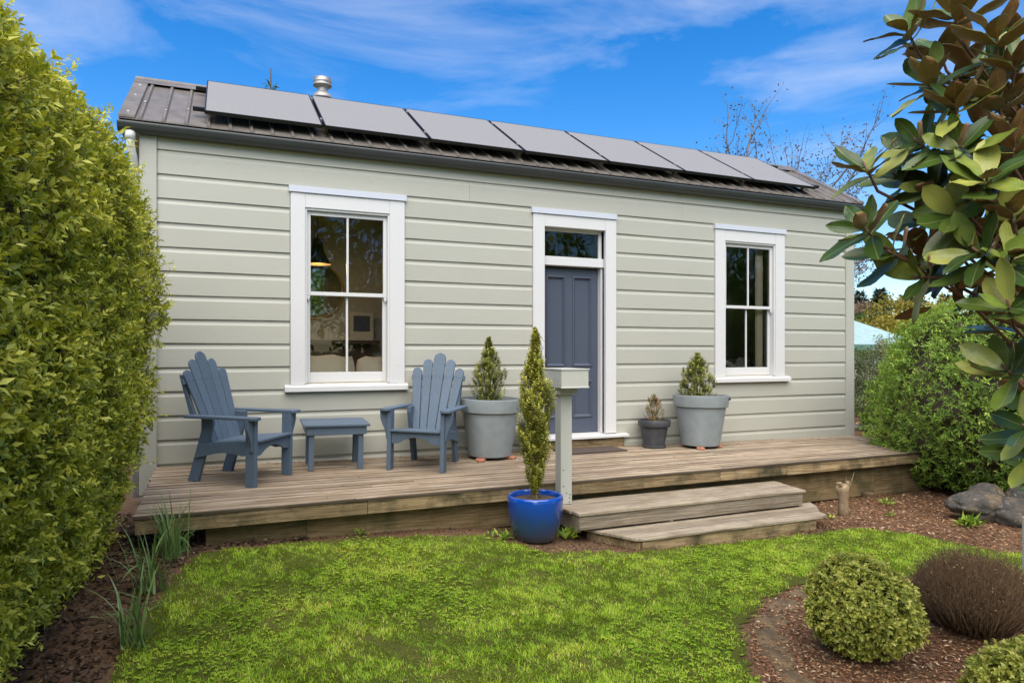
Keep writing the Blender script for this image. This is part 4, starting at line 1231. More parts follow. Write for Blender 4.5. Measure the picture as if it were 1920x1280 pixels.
# ------------------------------------------------------------------ tall hedge at the left
def F_left(p):
    x, y, z = p[:, 0], p[:, 1], p[:, 2]
    cx = -1.70+0.065*(y+4.0)
    pull = 0.34*np.clip(1-z/1.25, 0, 1)**1.3-0.05*np.exp(-((z-2.0)/0.6)**2)
    top = 0.10*np.clip((y+2.2)/1.3, 0, 1)*2.2
    qx = np.abs(x+pull-cx)-0.42; qy = np.abs(y+4.65)-3.05; qz = np.abs(z-1.40+top*0.5)-1.12+top*0.3
    q = np.stack([np.maximum(qx, 0), np.maximum(qy, 0), np.maximum(qz, 0)], 1)
    d = np.linalg.norm(q, axis=1)+np.minimum(np.maximum(qx, np.maximum(qy, qz)), 0)-0.60
    return d-0.055*lump(p, 3, 2.6)-0.03*lump(p, 4, 7.0)
hl = thing('hedge', 'tall yellow green leafy hedge at the left', 'hedge', (-1.5, -3.6, 0.1))
def put(o, parent):
    o.parent = parent; o.matrix_parent_inverse = parent.matrix_world.inverted(); return o
bpy.context.view_layer.update()
def foliage_obj(name, parts_, mat, parent):
    Vs, Ts, Rs = [], [], []
    base = 0
    for V, T, r in parts_:
        Vs.append(V); Ts.append(T+base); Rs.append(r); base += len(V)
    o = mesh_np(name, np.concatenate(Vs)-np.array(parent.location, np.float32), np.concatenate(Ts), mat, parent, np.concatenate(Rs))
    return o
def world_hull(F, lo, hi, step, level, name, mat, parent):
    o = hull(F, lo, hi, step, level, name, mat, None)
    o.data.transform(Matrix.Translation(-Vector(parent.location)))
    o.parent = parent
    return o
def sprigs(F, lo, hi, n_sprig, per, Ln, Wd, dmin, dmax, cond=None, up=0.35, spread=0.75, stem=0.05, rnd0=(0, 1), out=1.0):
    """leaf whorls on short shoots that grow out of the surface"""
    P = shell(F, lo, hi, n_sprig, dmin, dmax, cond)
    Nn = grad(F, P)
    depth = np.clip((F(P)-dmin)/(dmax-dmin), 0, 1)
    ax = unit(Nn*out+np.array([0, 0, up])+RNG.normal(size=P.shape)*0.45)
    n = len(P)
    k = np.repeat(np.arange(n), per)
    j = np.tile(np.arange(per), n)
    t = (j/per)[:, None]
    a1 = unit(np.cross(ax, RNG.normal(size=P.shape))); a2 = np.cross(ax, a1)
    ang = j*2.4+np.repeat(RNG.uniform(0, 6.3, n), per)
    side = a1[k]*np.cos(ang)[:, None]+a2[k]*np.sin(ang)[:, None]
    pos = P[k]+ax[k]*(stem*t)
    dv = unit(ax[k]*(0.35+0.55*t)+side*spread*(1.15-0.5*t)+RNG.normal(size=(len(k), 3))*0.18)
    nv = unit(ax[k]*0.9+np.array([0, 0, 0.7])-side*0.35+RNG.normal(size=(len(k), 3))*0.25)
    sz = RNG.uniform(0.55, 1.25, len(k))*(1.05-0.35*t[:, 0])*np.repeat(RNG.uniform(0.7, 1.3, n), per)
    r = np.clip(rnd0[0]+(rnd0[1]-rnd0[0])*(0.62*np.repeat(RNG.beta(1.6, 2.0, n), per)+0.30*t[:, 0]+0.16*RNG.random(len(k))), 0, 1)
    leaves = leaf_mesh(pos, dv, nv, Ln*sz, Wd*sz, r)
    tw = twig_mesh(P-ax*0.05, P+ax*stem, np.full(n, 0.0016), np.full(n, 0.3))
    return leaves, tw
vis = lambda p: (p[:, 0] > -1.65) & (p[:, 1] > -5.6)
lo, hi = (-1.75, -5.6, 0.0), (0.1, -0.6, 3.6)
lv1, tw1 = sprigs(F_left, lo, hi, 22500, 6, 0.044, 0.020, -0.17, 0.02, vis, stem=0.050)
foliage_obj('leaves', [lv1], M['hedge'], hl)
# a few long new shoots
Ps = shell(F_left, lo, hi, 420, -0.03, 0.02, vis)
Ns = grad(F_left, Ps)
ax = unit(Ns+np.array([0, 0, 0.6])+RNG.normal(size=Ps.shape)*0.4)
Ls = RNG.uniform(0.06, 0.19, len(Ps))
k = np.repeat(np.arange(len(Ps)), 8); t = np.tile(np.linspace(0.25, 1.0, 8), len(Ps))
sd = unit(np.cross(ax[k], RNG.normal(size=(len(k), 3))))
shoot = leaf_mesh(Ps[k]+ax[k]*(Ls[k]*t)[:, None], unit(sd*0.8+ax[k]*0.7), unit(ax[k]+RNG.normal(size=(len(k), 3))*0.3), RNG.uniform(0.025, 0.05, len(k)), RNG.uniform(0.011, 0.018, len(k)), np.clip(0.5+0.5*RNG.random(len(k)), 0, 1))
foliage_obj('new_shoots', [shoot], M['hedge'], hl)
P2 = shell(F_left, lo, hi, 5000, -0.24, -0.10, vis)
N2 = grad(F_left, P2)
d2 = unit(N2*0.8+np.array([0, 0, 0.8])+RNG.normal(size=P2.shape)*0.5)
foliage_obj('twigs', [tw1, twig_mesh(P2, P2+d2*RNG.uniform(0.06, 0.15, len(P2))[:, None], np.full(len(P2), 0.003), RNG.random(len(P2))), twig_mesh(Ps, Ps+ax*Ls[:, None], np.full(len(Ps), 0.0018), RNG.random(len(Ps)))], M['dead'], hl)
world_hull(F_left, (-2.9, -8.6, 0.0), (-0.2, -0.4, 3.4), 0.10, -0.20, 'occluder_core', M['bark'], hl)  # unseen solid core, added to stop light passing through the hedge

# ------------------------------------------------------------------ clipped hedge at the right
def F_right(p):
    x, y, z = p[:, 0], p[:, 1], p[:, 2]
    c = np.array([8.72, -2.80])
    e = 2.5
    taper = 1-0.09*np.clip(1-z/0.9, 0, 1)**1.5
    rx, ry_, rz = 1.72*taper, 2.30*taper, 1.42
    r = (np.abs((x-c[0])/rx)**e+np.abs((y-c[1])/ry_)**e+np.abs((z-0.98)/rz)**e)**(1/e)
    d = (r-1)*1.5
    return d-0.10*lump(p, 21, 1.9)-0.035*lump(p, 22, 6.0)
hr_ = thing('hedge', 'rounded clipped green hedge at the right end of the deck', 'hedge', (8.6, -2.3, 0.0))
lo, hi = (6.5, -5.4, 0.04), (10.2, -0.3, 2.7)
vis2 = lambda p: ((p[:, 0]-8.62)*-0.80+(p[:, 1]+2.35)*-0.60 > -0.75) | (p[:, 2] > 2.1)
lvr, twr = sprigs(F_right, lo, hi, 18000, 6, 0.050, 0.0140, -0.13, 0.012, vis2, up=0.15, spread=1.0, stem=0.032)
foliage_obj('leaves', [lvr], M['hedge2'], hr_)
foliage_obj('twigs', [twr], M['dead'], hr_)
world_hull(F_right, (6.5, -5.5, 0.0), (10.9, 0.0, 2.6), 0.10, -0.20, 'occluder_core', M['bark'], hr_)  # same added light-blocking core for the clipped hedge

# ------------------------------------------------------------------ box balls and dead bush
def ball(name, label, cx, cy, cz, r, n, seed, group=None, leaf=0.020):
    def F(p):
        q = p-np.array([cx, cy, cz])
        return np.linalg.norm(q*np.array([1, 1, 1.06]), axis=1)-r-0.045*lump(q, seed, 5.0)-0.020*lump(q, seed+1, 14)
    t = thing(name, label, 'shrub', (cx, cy, gz(cx, cy)), group=group)
    lo = (cx-r-0.15, cy-r-0.15, 0.015); hi = (cx+r+0.15, cy+r+0.15, cz+r+0.15)
    lv, tw = sprigs(F, lo, hi, n, 7, leaf, leaf*0.62, -0.085, 0.012, None, up=0.3, spread=0.85, stem=0.028)
    foliage_obj('leaves', [lv], M['box'], t)
    foliage_obj('twigs', [tw], M['dead'], t)
    world_hull(F, lo, hi, 0.03, -0.075, 'occluder_core', M['bark'], t)  # added core blocks light and view through the ball
    MB().tube([(0, 0, -0.05), (0.01, 0, 0.1), (0, 0, cz)], [0.02, 0.016, 0.01], 8).build('stem', M['bark'], t)
    return t
ball('box_ball', 'clipped round box shrub beside the lawn', 3.075, -4.545, 0.275, 0.236, 4300, 31, 'clipped box balls', 0.025)
ball('box_ball', 'clipped box shrub in the bottom right corner', 3.005, -5.47, 0.225, 0.245, 3800, 41, 'clipped box balls', 0.025)

db = thing('dead_shrub', 'bare brown twiggy shrub behind the box ball', 'shrub', (3.95, -4.57, 0.0))
n = 7500
u = RNG.normal(size=(n, 3)); u[:, 2] = np.abs(u[:, 2])*0.9-0.15; u = unit(u)
ctr = np.array([3.95, -4.57, 0.0])
tipr = RNG.uniform(0.75, 1.02, n)
tip = ctr+np.array([0, 0, 0.22])+u*np.array([0.335, 0.335, 0.265])*tipr[:, None]
tip[:, 2] = np.clip(tip[:, 2], 0.05, 0.44+0.02*RNG.random(n))
start = ctr+(tip-ctr)*RNG.uniform(0.35, 0.7, n)[:, None]+RNG.normal(size=(n, 3))*0.02
start[:, 2] = np.maximum(start[:, 2]-0.05, 0.03)
tips2 = tip+np.array([0, 0, 0.02])*RNG.random(n)[:, None]
fine = twig_mesh(start, tips2, np.full(n, 0.0026), np.clip(RNG.random(n)*0.85, 0, 1))
k = RNG.integers(0, n, 12000)
tt = RNG.uniform(0.3, 0.95, 12000)[:, None]
s2 = start[k]*(1-tt)+tips2[k]*tt
e2 = s2+unit(RNG.normal(size=(12000, 3))+(tips2[k]-start[k])*9+np.array([0, 0, 1.0]))*RNG.uniform(0.02, 0.055, 12000)[:, None]
fine2 = twig_mesh(s2, e2, np.full(12000, 0.0014), np.clip(RNG.random(12000)*0.9, 0, 1))
foliage_obj('fine_twigs', [fine, fine2], M['dead'], db)
k = RNG.integers(0, n, 1500)
lvd = leaf_mesh(tips2[k]*0.96+ctr*0.04, RNG.normal(size=(1500, 3)), RNG.normal(size=(1500, 3)), RNG.uniform(0.008, 0.018, 1500), RNG.uniform(0.005, 0.009, 1500), np.clip(0.55+0.45*RNG.random(1500), 0, 1))
foliage_obj('dry_leaves', [lvd], M['dead'], db)
for q in range(16):
    a = q*0.41*math.pi+0.3; rr = rng.uniform(0.12, 0.24)
    MB().tube([(0.03*math.cos(a), 0.03*math.sin(a), -0.02), (rr*0.6*math.cos(a), rr*0.6*math.sin(a), 0.05+0.06*rng.random()), (rr*math.cos(a+0.3), rr*math.sin(a+0.3), 0.17), (rr*1.1*math.cos(a+0.4), rr*1.1*math.sin(a+0.4), 0.30)], [0.008, 0.007, 0.005, 0.002], 6).build('branch', M['greybark'], db)

# ------------------------------------------------------------------ potted shrubs
def upright_shrub(name, label, x, y, z0, h, prof, n, leaf, mat, trunk, seed, stems=5, tr=0.012, group=None, droop=0.1):
    """prof: list of (height fraction, radius) for the outline; leafy shoots fill it"""
    t = thing(name, label, 'shrub', (x, y, z0), group=group)
    r_ = np.random.default_rng(seed)
    hf = np.array([p[0] for p in prof]); rd = np.array([p[1] for p in prof])
    # shoots: start near the axis, climb outward
    ns = n
    f = r_.random(ns)**0.85*(hf[-1]-hf[0])+hf[0]
    R0 = np.interp(f, hf, rd)
    an = r_.uniform(0, 6.283, ns)
    rad = R0*np.sqrt(r_.uniform(0.2, 1.1, ns))*(1+0.16*np.sin(an*3+f*19+seed))
    tip = np.stack([np.cos(an)*rad, np.sin(an)*rad, f*h], 1)
    L_ = r_.uniform(0.05, 0.10, ns)*(0.6+h*0.5)
    axv = unit(np.stack([np.cos(an)*0.42, np.sin(an)*0.42, np.ones(ns)], 1)+r_.normal(size=(ns, 3))*0.16)
    per = 14
    k = np.repeat(np.arange(ns), per); tt = np.tile(np.linspace(0, 1, per), ns)
    pos = tip[k]-axv[k]*(L_[k]*(1-tt))[:, None]
    an2 = tt*per*1.9+np.repeat(r_.uniform(0, 6.28, ns), per)
    a1 = unit(np.cross(axv, r_.normal(size=(ns, 3)))); a2 = np.cross(axv, a1)
    sd = a1[k]*np.cos(an2)[:, None]+a2[k]*np.sin(an2)[:, None]
    dv = unit(sd+axv[k]*(0.35+0.5*tt[:, None]))
    sz = r_.uniform(0.7, 1.15, len(k))*(1.05-0.4*tt)*leaf
    lr = np.clip(0.5*np.repeat(r_.random(ns), per)+0.4*tt+0.2*r_.random(len(k))-0.05, 0, 1)
    lv = leaf_mesh(pos, dv, unit(axv[k]+r_.normal(size=(len(k), 3))*0.2), sz, sz*0.58, lr, droop=droop)
    off = np.array([x, y, z0], np.float32)
    foliage_obj('leaves', [(lv[0]+off, lv[1], lv[2])], mat, t)
    tw = twig_mesh(tip-axv*L_[:, None]*1.4+off, tip+off, np.full(ns, 0.0016), r_.random(ns))
    foliage_obj('twigs', [tw], M['dead'], t)
    rs = random.Random(seed)
    for q in range(stems):
        a = q*2.4; hh = h*hf[-1]*(0.9 if q == 0 else rs.uniform(0.55, 0.8))
        rr = np.interp(hh/h*0.8, hf, rd)*0.45*(0.15 if q == 0 else 1)
        MB().tube([(0.012*math.cos(a), 0.012*math.sin(a), -0.04), (rr*0.5*math.cos(a), rr*0.5*math.sin(a), hh*0.4), (rr*math.cos(a+0.3), rr*math.sin(a+0.3), hh)], [tr, tr*0.7, tr*0.25], 6).build('stem', trunk, t)
    return t
zp = deck_z(2.60, -0.385)+0.032+0.55
upright_shrub('potted_shrub', 'bushy green shrub in the grey pot by the chair', 2.585, -0.40, zp, 0.70, [(0.0, 0.09), (0.12, 0.16), (0.3, 0.185), (0.5, 0.175), (0.68, 0.11), (0.85, 0.05), (1.0, 0.012)], 420, 0.033, M['potleaf'], M['bark'], 51, 6, 0.008)
zp = deck_z(5.32, -0.42)+0.032+0.55
upright_shrub('potted_shrub', 'bushy green shrub in the grey pot under the right window', 5.26, -0.43, zp, 0.56, [(0.0, 0.12), (0.12, 0.19), (0.35, 0.215), (0.6, 0.18), (0.8, 0.11), (0.93, 0.05), (1.0, 0.02)], 420, 0.033, M['potleaf'], M['bark'], 52, 6, 0.008)
zp = deck_z(4.77, -0.245)+0.003+0.30
upright_shrub('potted_shrub', 'small bronze leaved plant in the charcoal pot', 4.77, -0.25, zp, 0.33, [(0.05, 0.05), (0.2, 0.11), (0.4, 0.125), (0.7, 0.10), (0.9, 0.06), (1.0, 0.03)], 95, 0.026, M['redleaf'], M['palebark'], 53, 7, 0.004)
zp = bp_z+0.328
upright_shrub('columnar_shrub', 'slim columnar green shrub in the blue pot', bp_x, bp_y, zp, 1.40, [(0.07, 0.03), (0.12, 0.07), (0.25, 0.105), (0.45, 0.130), (0.58, 0.148), (0.68, 0.142), (0.75, 0.095), (0.85, 0.060), (0.95, 0.030), (1.0, 0.010)], 1150, 0.030, M['euo'], M['palebark'], 54, 4, 0.011)

# ------------------------------------------------------------------ strap leaved clumps at the lawn edge
def strap_clump(label, x, y, n, h, seed):
    t = thing('daffodil_clump', label, 'plant', (x, y, gz(x, y)), group='strap leaved clumps along the hedge bed')
    rs = random.Random(seed)
    for q in range(n):
        a = rs.uniform(0, 6.283); lean = rs.uniform(0.1, 1.0)
        L_ = h*rs.uniform(0.55, 1.05); w = rs.uniform(0.0045, 0.0085)
        bx, by = rs.gauss(0, 0.045), rs.gauss(0, 0.045)
        kink = rs.random() < 0.22
        pts = []
        th = R(90)-lean*0.35
        px, pz = 0.0, -0.02
        N_ = 7
        for s in range(N_+1):
            pts.append((px, pz))
            th -= lean*0.16*(s/3.0)+(0.9 if kink and s == 4 else 0)
            px += math.cos(th)*L_/N_; pz += math.sin(th)*L_/N_
        V = []; 
        ca, sa = math.cos(a), math.sin(a)
        tw_ = rs.uniform(-0.6, 0.6)
        for s, (u_, z_) in enumerate(pts):
            ww = w*(1-(s/N_)**3)*(0.8+0.2*min(1, s))
            c2, s2_ = -sa, ca
            V.append((bx+u_*ca+c2*ww, by+u_*sa+s2_*ww, max(z_, 0.01)+tw_*ww*0.5)); V.append((bx+u_*ca-c2*ww, by+u_*sa-s2_*ww, max(z_, 0.01)-tw_*ww*0.5))
        Fq = [(2*s, 2*s+1, 2*s+3, 2*s+2) for s in range(N_)]
        mesh_np('leaf', np.array(V), np.array(Fq), M['strap'], t, np.full(len(V), rs.random()), smooth=True)
    return t
strap_clump('tall strap leaved clump in front of the deck corner', -0.33, -1.90, 52, 0.52, 61)
strap_clump('strap leaved clump in the middle of the hedge bed edge', -0.40, -2.40, 44, 0.50, 62)
strap_clump('nearest strap leaved clump at the bottom left', -0.45, -2.98, 34, 0.48, 63)

# ------------------------------------------------------------------ stump, rocks, stones, stake
st = thing('tree_stump', 'thin cut stump with bare twigs beside the steps', 'stump', (5.62, -2.22, gz(5.62, -2.22)))
MB().tube([(0, 0, -0.05), (0.004, 0, 0.08), (-0.004, 0, 0.17), (-0.010, 0.0, 0.24), (-0.014, 0, 0.285), (-0.018, 0, 0.30)], [0.054, 0.047, 0.045, 0.058, 0.062, 0.045], 12).build('trunk', M['palebark'], st, smooth=True)
for (dx, dy, a, l) in ((-0.05, -0.02, -0.5, 0.07), (0.03, -0.02, 0.3, 0.06), (-0.03, 0.03, -0.2, 0.06), (0.045, 0.0, 0.9, 0.07)):
    MB().tube([(dx*0.6, dy, 0.26), (dx+a*0.03, dy, 0.26+l)], [0.020, 0.017], 8).build('cut_limb', M['palebark'], st)
for (dx, a, l) in ((-0.06, -0.35, 0.12), (0.02, -0.02, 0.15), (0.07, 0.35, 0.18), (0.05, 0.2, 0.10)):
    MB().tube([(dx*0.6, -0.01, 0.22), (dx+a*l*0.4, -0.015, 0.24+l*0.5), (dx+a*l*0.9, -0.02, 0.24+l)], [0.005, 0.004, 0.002], 5).build('twig', M['palebark'], st)

def rock(label, x, y, z, sx, sy, sz, seed, rz=0, group='lichen covered rocks by the right hedge', name='rock', mat='rock'):
    bm = bmesh.new()
    bmesh.ops.create_icosphere(bm, subdivisions=4, radius=1)
    P = np.array([v.co[:] for v in bm.verts])
    dl = 0.20*lump(P, seed, 1.6)+0.10*lump(P, seed+1, 3.6)+0.045*lump(P, seed+2, 9)+0.02*lump(P, seed+3, 20)
    for v, d in zip(bm.verts, dl):
        v.co = Vector((v.co.x*sx, v.co.y*sy, v.co.z*sz))*(1+float(d))
    mb = MB(); mb.join(bm)
    o = mb.build(name, M[mat], smooth=True)
    o.location = (x, y, z); o.rotation_euler = (0, 0, rz)
    return tag(o, label, 'rock' if name == 'rock' else 'stone', group)
rock('long grey lichen rock at the left of the rock group', 6.64, -2.85, 0.15, 0.30, 0.20, 0.11, 71, R(-25))
rock('rounded lichen rock in front of the rock group', 6.84, -3.12, 0.09, 0.21, 0.18, 0.14, 72, R(-20))
rock('dark rounded rock at the top of the rock group', 6.92, -2.78, 0.22, 0.15, 0.14, 0.09, 73, R(10))
rock('rock at the right edge of the rock group', 7.12, -3.0, 0.19, 0.19, 0.18, 0.13, 74, R(5))
rock('low rock lying under the rock group', 6.76, -2.92, 0.04, 0.28, 0.20, 0.14, 75, R(-25))
# flat mossy edging stones round the shrub bed
edge = [(3.55, -3.72), (3.26, -3.83), (3.02, -3.98), (2.84, -4.17), (2.70, -4.38), (2.58, -4.60), (2.48, -4.84)]
ew = ['first, farthest', 'second', 'third', 'fourth', 'fifth', 'sixth', 'seventh, nearest']
for q, (x, y) in enumerate(edge):
    ang = math.atan2(edge[min(q+1, 6)][1]-edge[max(q-1, 0)][1], edge[min(q+1, 6)][0]-edge[max(q-1, 0)][0])
    rock('%s of the flat mossy edging stones from the lawn end of the shrub bed' % ew[q], x, y, gz(x, y)-0.010, 0.175, 0.095, 0.022, 80+q, ang, 'edging stones of the shrub bed', 'edging_stone', 'moss')
sb = MB().box(-0.07, 0.07, -0.06, 0.06, -0.05, 0.10, 0.012).build('stone_block', M['concrete'])
sb.location = (2.98, -5.14, gz(2.98, -5.14)); sb.rotation_euler = (0, 0, R(20))
tag(sb, 'square pale stone block beside the corner box shrub', 'stone')
sk = thing('garden_stake', 'thin pale timber stake at the right edge', 'stake', (4.395, -4.60, 0.0))
MB().box(-0.02, 0.02, -0.02, 0.02, -0.1, 0.62, 0.003).build('stake', M['boxp'], sk)
for q, (x, y) in enumerate([(9.72, 1.05), (9.98, 0.95), (10.25, 1.02)]):
    rock('%s pale edging stone of the far bed beyond the cottage corner' % ['left', 'middle', 'right'][q], x, y, gz(x, y)+0.03, 0.15, 0.10, 0.06, 91+q, 0.2*q, 'pale stones beyond the cottage corner', 'edging_stone', 'concrete')
pb = rock('small pale pebble lying on the lower step', 3.62, -2.16, zt+0.012, 0.022, 0.018, 0.014, 96, 0, None, 'pebble', 'concrete')

# ------------------------------------------------------------------ magnolia at the right
def mat_magtop():
    m, N, L, b = mat_new('magnolia_upper')
    tc = N.new('ShaderNodeTexCoord'); oi = N.new('ShaderNodeObjectInfo')
    n1 = N.new('ShaderNodeTexNoise'); n1.inputs['Scale'].default_value = 3.0; n1.inputs['Detail'].default_value = 4
    L.new(tc.outputs['Object'], n1.inputs['Vector'])
    sx = N.new('ShaderNodeSeparateXYZ'); L.new(tc.outputs['Object'], sx.inputs[0])
    ab = N.new('ShaderNodeMath'); ab.operation = 'ABSOLUTE'; L.new(sx.outputs['Y'], ab.inputs[0])
    vr = ramp(N, [(0.0, 0.55), (0.018, 0.0)]); L.new(ab.outputs[0], vr.inputs['Fac'])
    ad = N.new('ShaderNodeMath'); ad.operation = 'MULTIPLY_ADD'; ad.inputs[1].default_value = 0.35; ad.inputs[2].default_value = -0.12
    L.new(n1.outputs['Fac'], ad.inputs[0])
    a2 = N.new('ShaderNodeMath'); a2.operation = 'ADD'; a2.use_clamp = True
    L.new(oi.outputs['Random'], a2.inputs[0]); L.new(ad.outputs[0], a2.inputs[1])
    r = ramp(N, [(0.0, (0.026, 0.058, 0.011)), (0.45, (0.070, 0.122, 0.020)), (0.75, (0.17, 0.235, 0.032)), (1.0, (0.42, 0.43, 0.085))])
    L.new(a2.outputs[0], r.inputs['Fac'])
    mx = N.new('ShaderNodeMix'); mx.data_type = 'RGBA'; mx.inputs[7].default_value = (0.30, 0.34, 0.12, 1)
    L.new(vr.outputs[0], mx.inputs[0]); L.new(r.outputs[0], mx.inputs[6]); L.new(mx.outputs[2], b.inputs['Base Color'])
    b.inputs['Roughness'].default_value = 0.30; b.inputs['Specular IOR Level'].default_value = 0.42
    # side veins
    wv = N.new('ShaderNodeMath'); wv.operation = 'MULTIPLY_ADD'; wv.inputs[1].default_value = 1.1; L.new(ab.outputs[0], wv.inputs[0]); L.new(sx.outputs['X'], wv.inputs[2])
    sn = N.new('ShaderNodeMath'); sn.operation = 'MULTIPLY'; sn.inputs[1].default_value = -75; L.new(wv.outputs[0], sn.inputs[0])
    si = N.new('ShaderNodeMath'); si.operation = 'SINE'; L.new(sn.outputs[0], si.inputs[0])
    bp = N.new('ShaderNodeBump'); bp.inputs['Strength'].default_value = 0.05; bp.inputs['Distance'].default_value = 0.006
    L.new(si.outputs[0], bp.inputs['Height']); L.new(bp.outputs[0], b.inputs['Normal'])
    tr = N.new('ShaderNodeBsdfTranslucent'); tr.inputs['Color'].default_value = (0.16, 0.22, 0.03, 1)
    ms = N.new('ShaderNodeMixShader'); ms.inputs[0].default_value = 0.10
    L.new(b.outputs[0], ms.inputs[1]); L.new(tr.outputs[0], ms.inputs[2]); L.new(ms.outputs[0], N['Material Output'].inputs['Surface'])
    return m
def mat_magunder():
    m, N, L, b = mat_new('magnolia_under')
    tc = N.new('ShaderNodeTexCoord'); oi = N.new('ShaderNodeObjectInfo')
    n1 = N.new('ShaderNodeTexNoise'); n1.inputs['Scale'].default_value = 4; n1.inputs['Detail'].default_value = 6
    L.new(tc.outputs['Object'], n1.inputs['Vector'])
    a2 = N.new('ShaderNodeMath'); a2.operation = 'MULTIPLY_ADD'; a2.inputs[1].default_value = 0.5; L.new(oi.outputs['Random'], a2.inputs[0]); L.new(n1.outputs['Fac'], a2.inputs[2])
    r = ramp(N, [(0.3, (0.120, 0.046, 0.015)), (0.7, (0.23, 0.098, 0.030)), (1.0, (0.30, 0.165, 0.055))])
    L.new(a2.outputs[0], r.inputs['Fac'])
    sx = N.new('ShaderNodeSeparateXYZ'); L.new(tc.outputs['Object'], sx.inputs[0])
    ab = N.new('ShaderNodeMath'); ab.operation = 'ABSOLUTE'; L.new(sx.outputs['Y'], ab.inputs[0])
    vr = ramp(N, [(0.0, 0.6), (0.020, 0.0)]); L.new(ab.outputs[0], vr.inputs['Fac'])
    mx = N.new('ShaderNodeMix'); mx.data_type = 'RGBA'; mx.inputs[7].default_value = (0.36, 0.24, 0.09, 1)
    L.new(vr.outputs[0], mx.inputs[0]); L.new(r.outputs[0], mx.inputs[6]); L.new(mx.outputs[2], b.inputs['Base Color'])
    wv = N.new('ShaderNodeMath'); wv.operation = 'MULTIPLY_ADD'; wv.inputs[1].default_value = 1.1; L.new(ab.outputs[0], wv.inputs[0]); L.new(sx.outputs['X'], wv.inputs[2])
    sn = N.new('ShaderNodeMath'); sn.operation = 'MULTIPLY'; sn.inputs[1].default_value = -75; L.new(wv.outputs[0], sn.inputs[0])
    si = N.new('ShaderNodeMath'); si.operation = 'SINE'; L.new(sn.outputs[0], si.inputs[0])
    bp = N.new('ShaderNodeBump'); bp.inputs['Strength'].default_value = 0.12; bp.inputs['Distance'].default_value = 0.006
    L.new(si.outputs[0], bp.inputs['Height']); L.new(bp.outputs[0], b.inputs['Normal'])
    b.inputs['Roughness'].default_value = 0.55; b.inputs['Sheen Weight'].default_value = 0.15
    return m
M['magtop'] = mat_magtop(); M['magund'] = mat_magunder()
def magnolia_leaf(seed):
    """unit length leaf along +X with both faces, midrib crease and curl"""
    rs = random.Random(seed)
    curl = rs.uniform(-0.25, 0.30); cup = rs.uniform(0.04, 0.34); wav = rs.uniform(0, 0.03); wid = rs.uniform(0.165, 0.225)
    nl = 8
    V = []; top = []; bot = []
    for s in range(nl+1):
        t = s/nl
        w = wid*(math.sin(math.pi*min(1, t*0.93+0.035)**1.15)**0.72) if 0 < s < nl else 0.012
        x = t*math.cos(curl*t*1.2); z = curl*t*t*0.8
        for j in (-1, -0.5, 0, 0.5, 1):
            V.append((x, j*w, z+cup*w*(abs(j)**1.4)+wav*math.sin(t*11+j*3)*abs(j)))
    n0 = len(V)
    for (x, y, z) in list(V): V.append((x, y, z-0.007))
    Fc = []; mi = []
    for s in range(nl):
        for j in range(4):
            a = s*5+j
            Fc.append((a, a+5, a+6, a+1)); mi.append(0)
            Fc.append((n0+a, n0+a+1, n0+a+6, n0+a+5)); mi.append(1)
        a = s*5
        Fc.append((a, n0+a, n0+a+5, a+5)); mi.append(0)
        Fc.append((a+4, a+9, n0+a+9, n0+a+4)); mi.append(0)
    me = bpy.data.meshes.new('magnolia_leaf')
    me.from_pydata(V, [], Fc)
    me.materials.append(M['magtop']); me.materials.append(M['magund'])
    me.polygons.foreach_set('material_index', mi)
    me.polygons.foreach_set('use_smooth', [True]*len(Fc))
    me.set_sharp_from_angle(angle=R(60))
    return me
MLEAF = [magnolia_leaf(100+q) for q in range(7)]
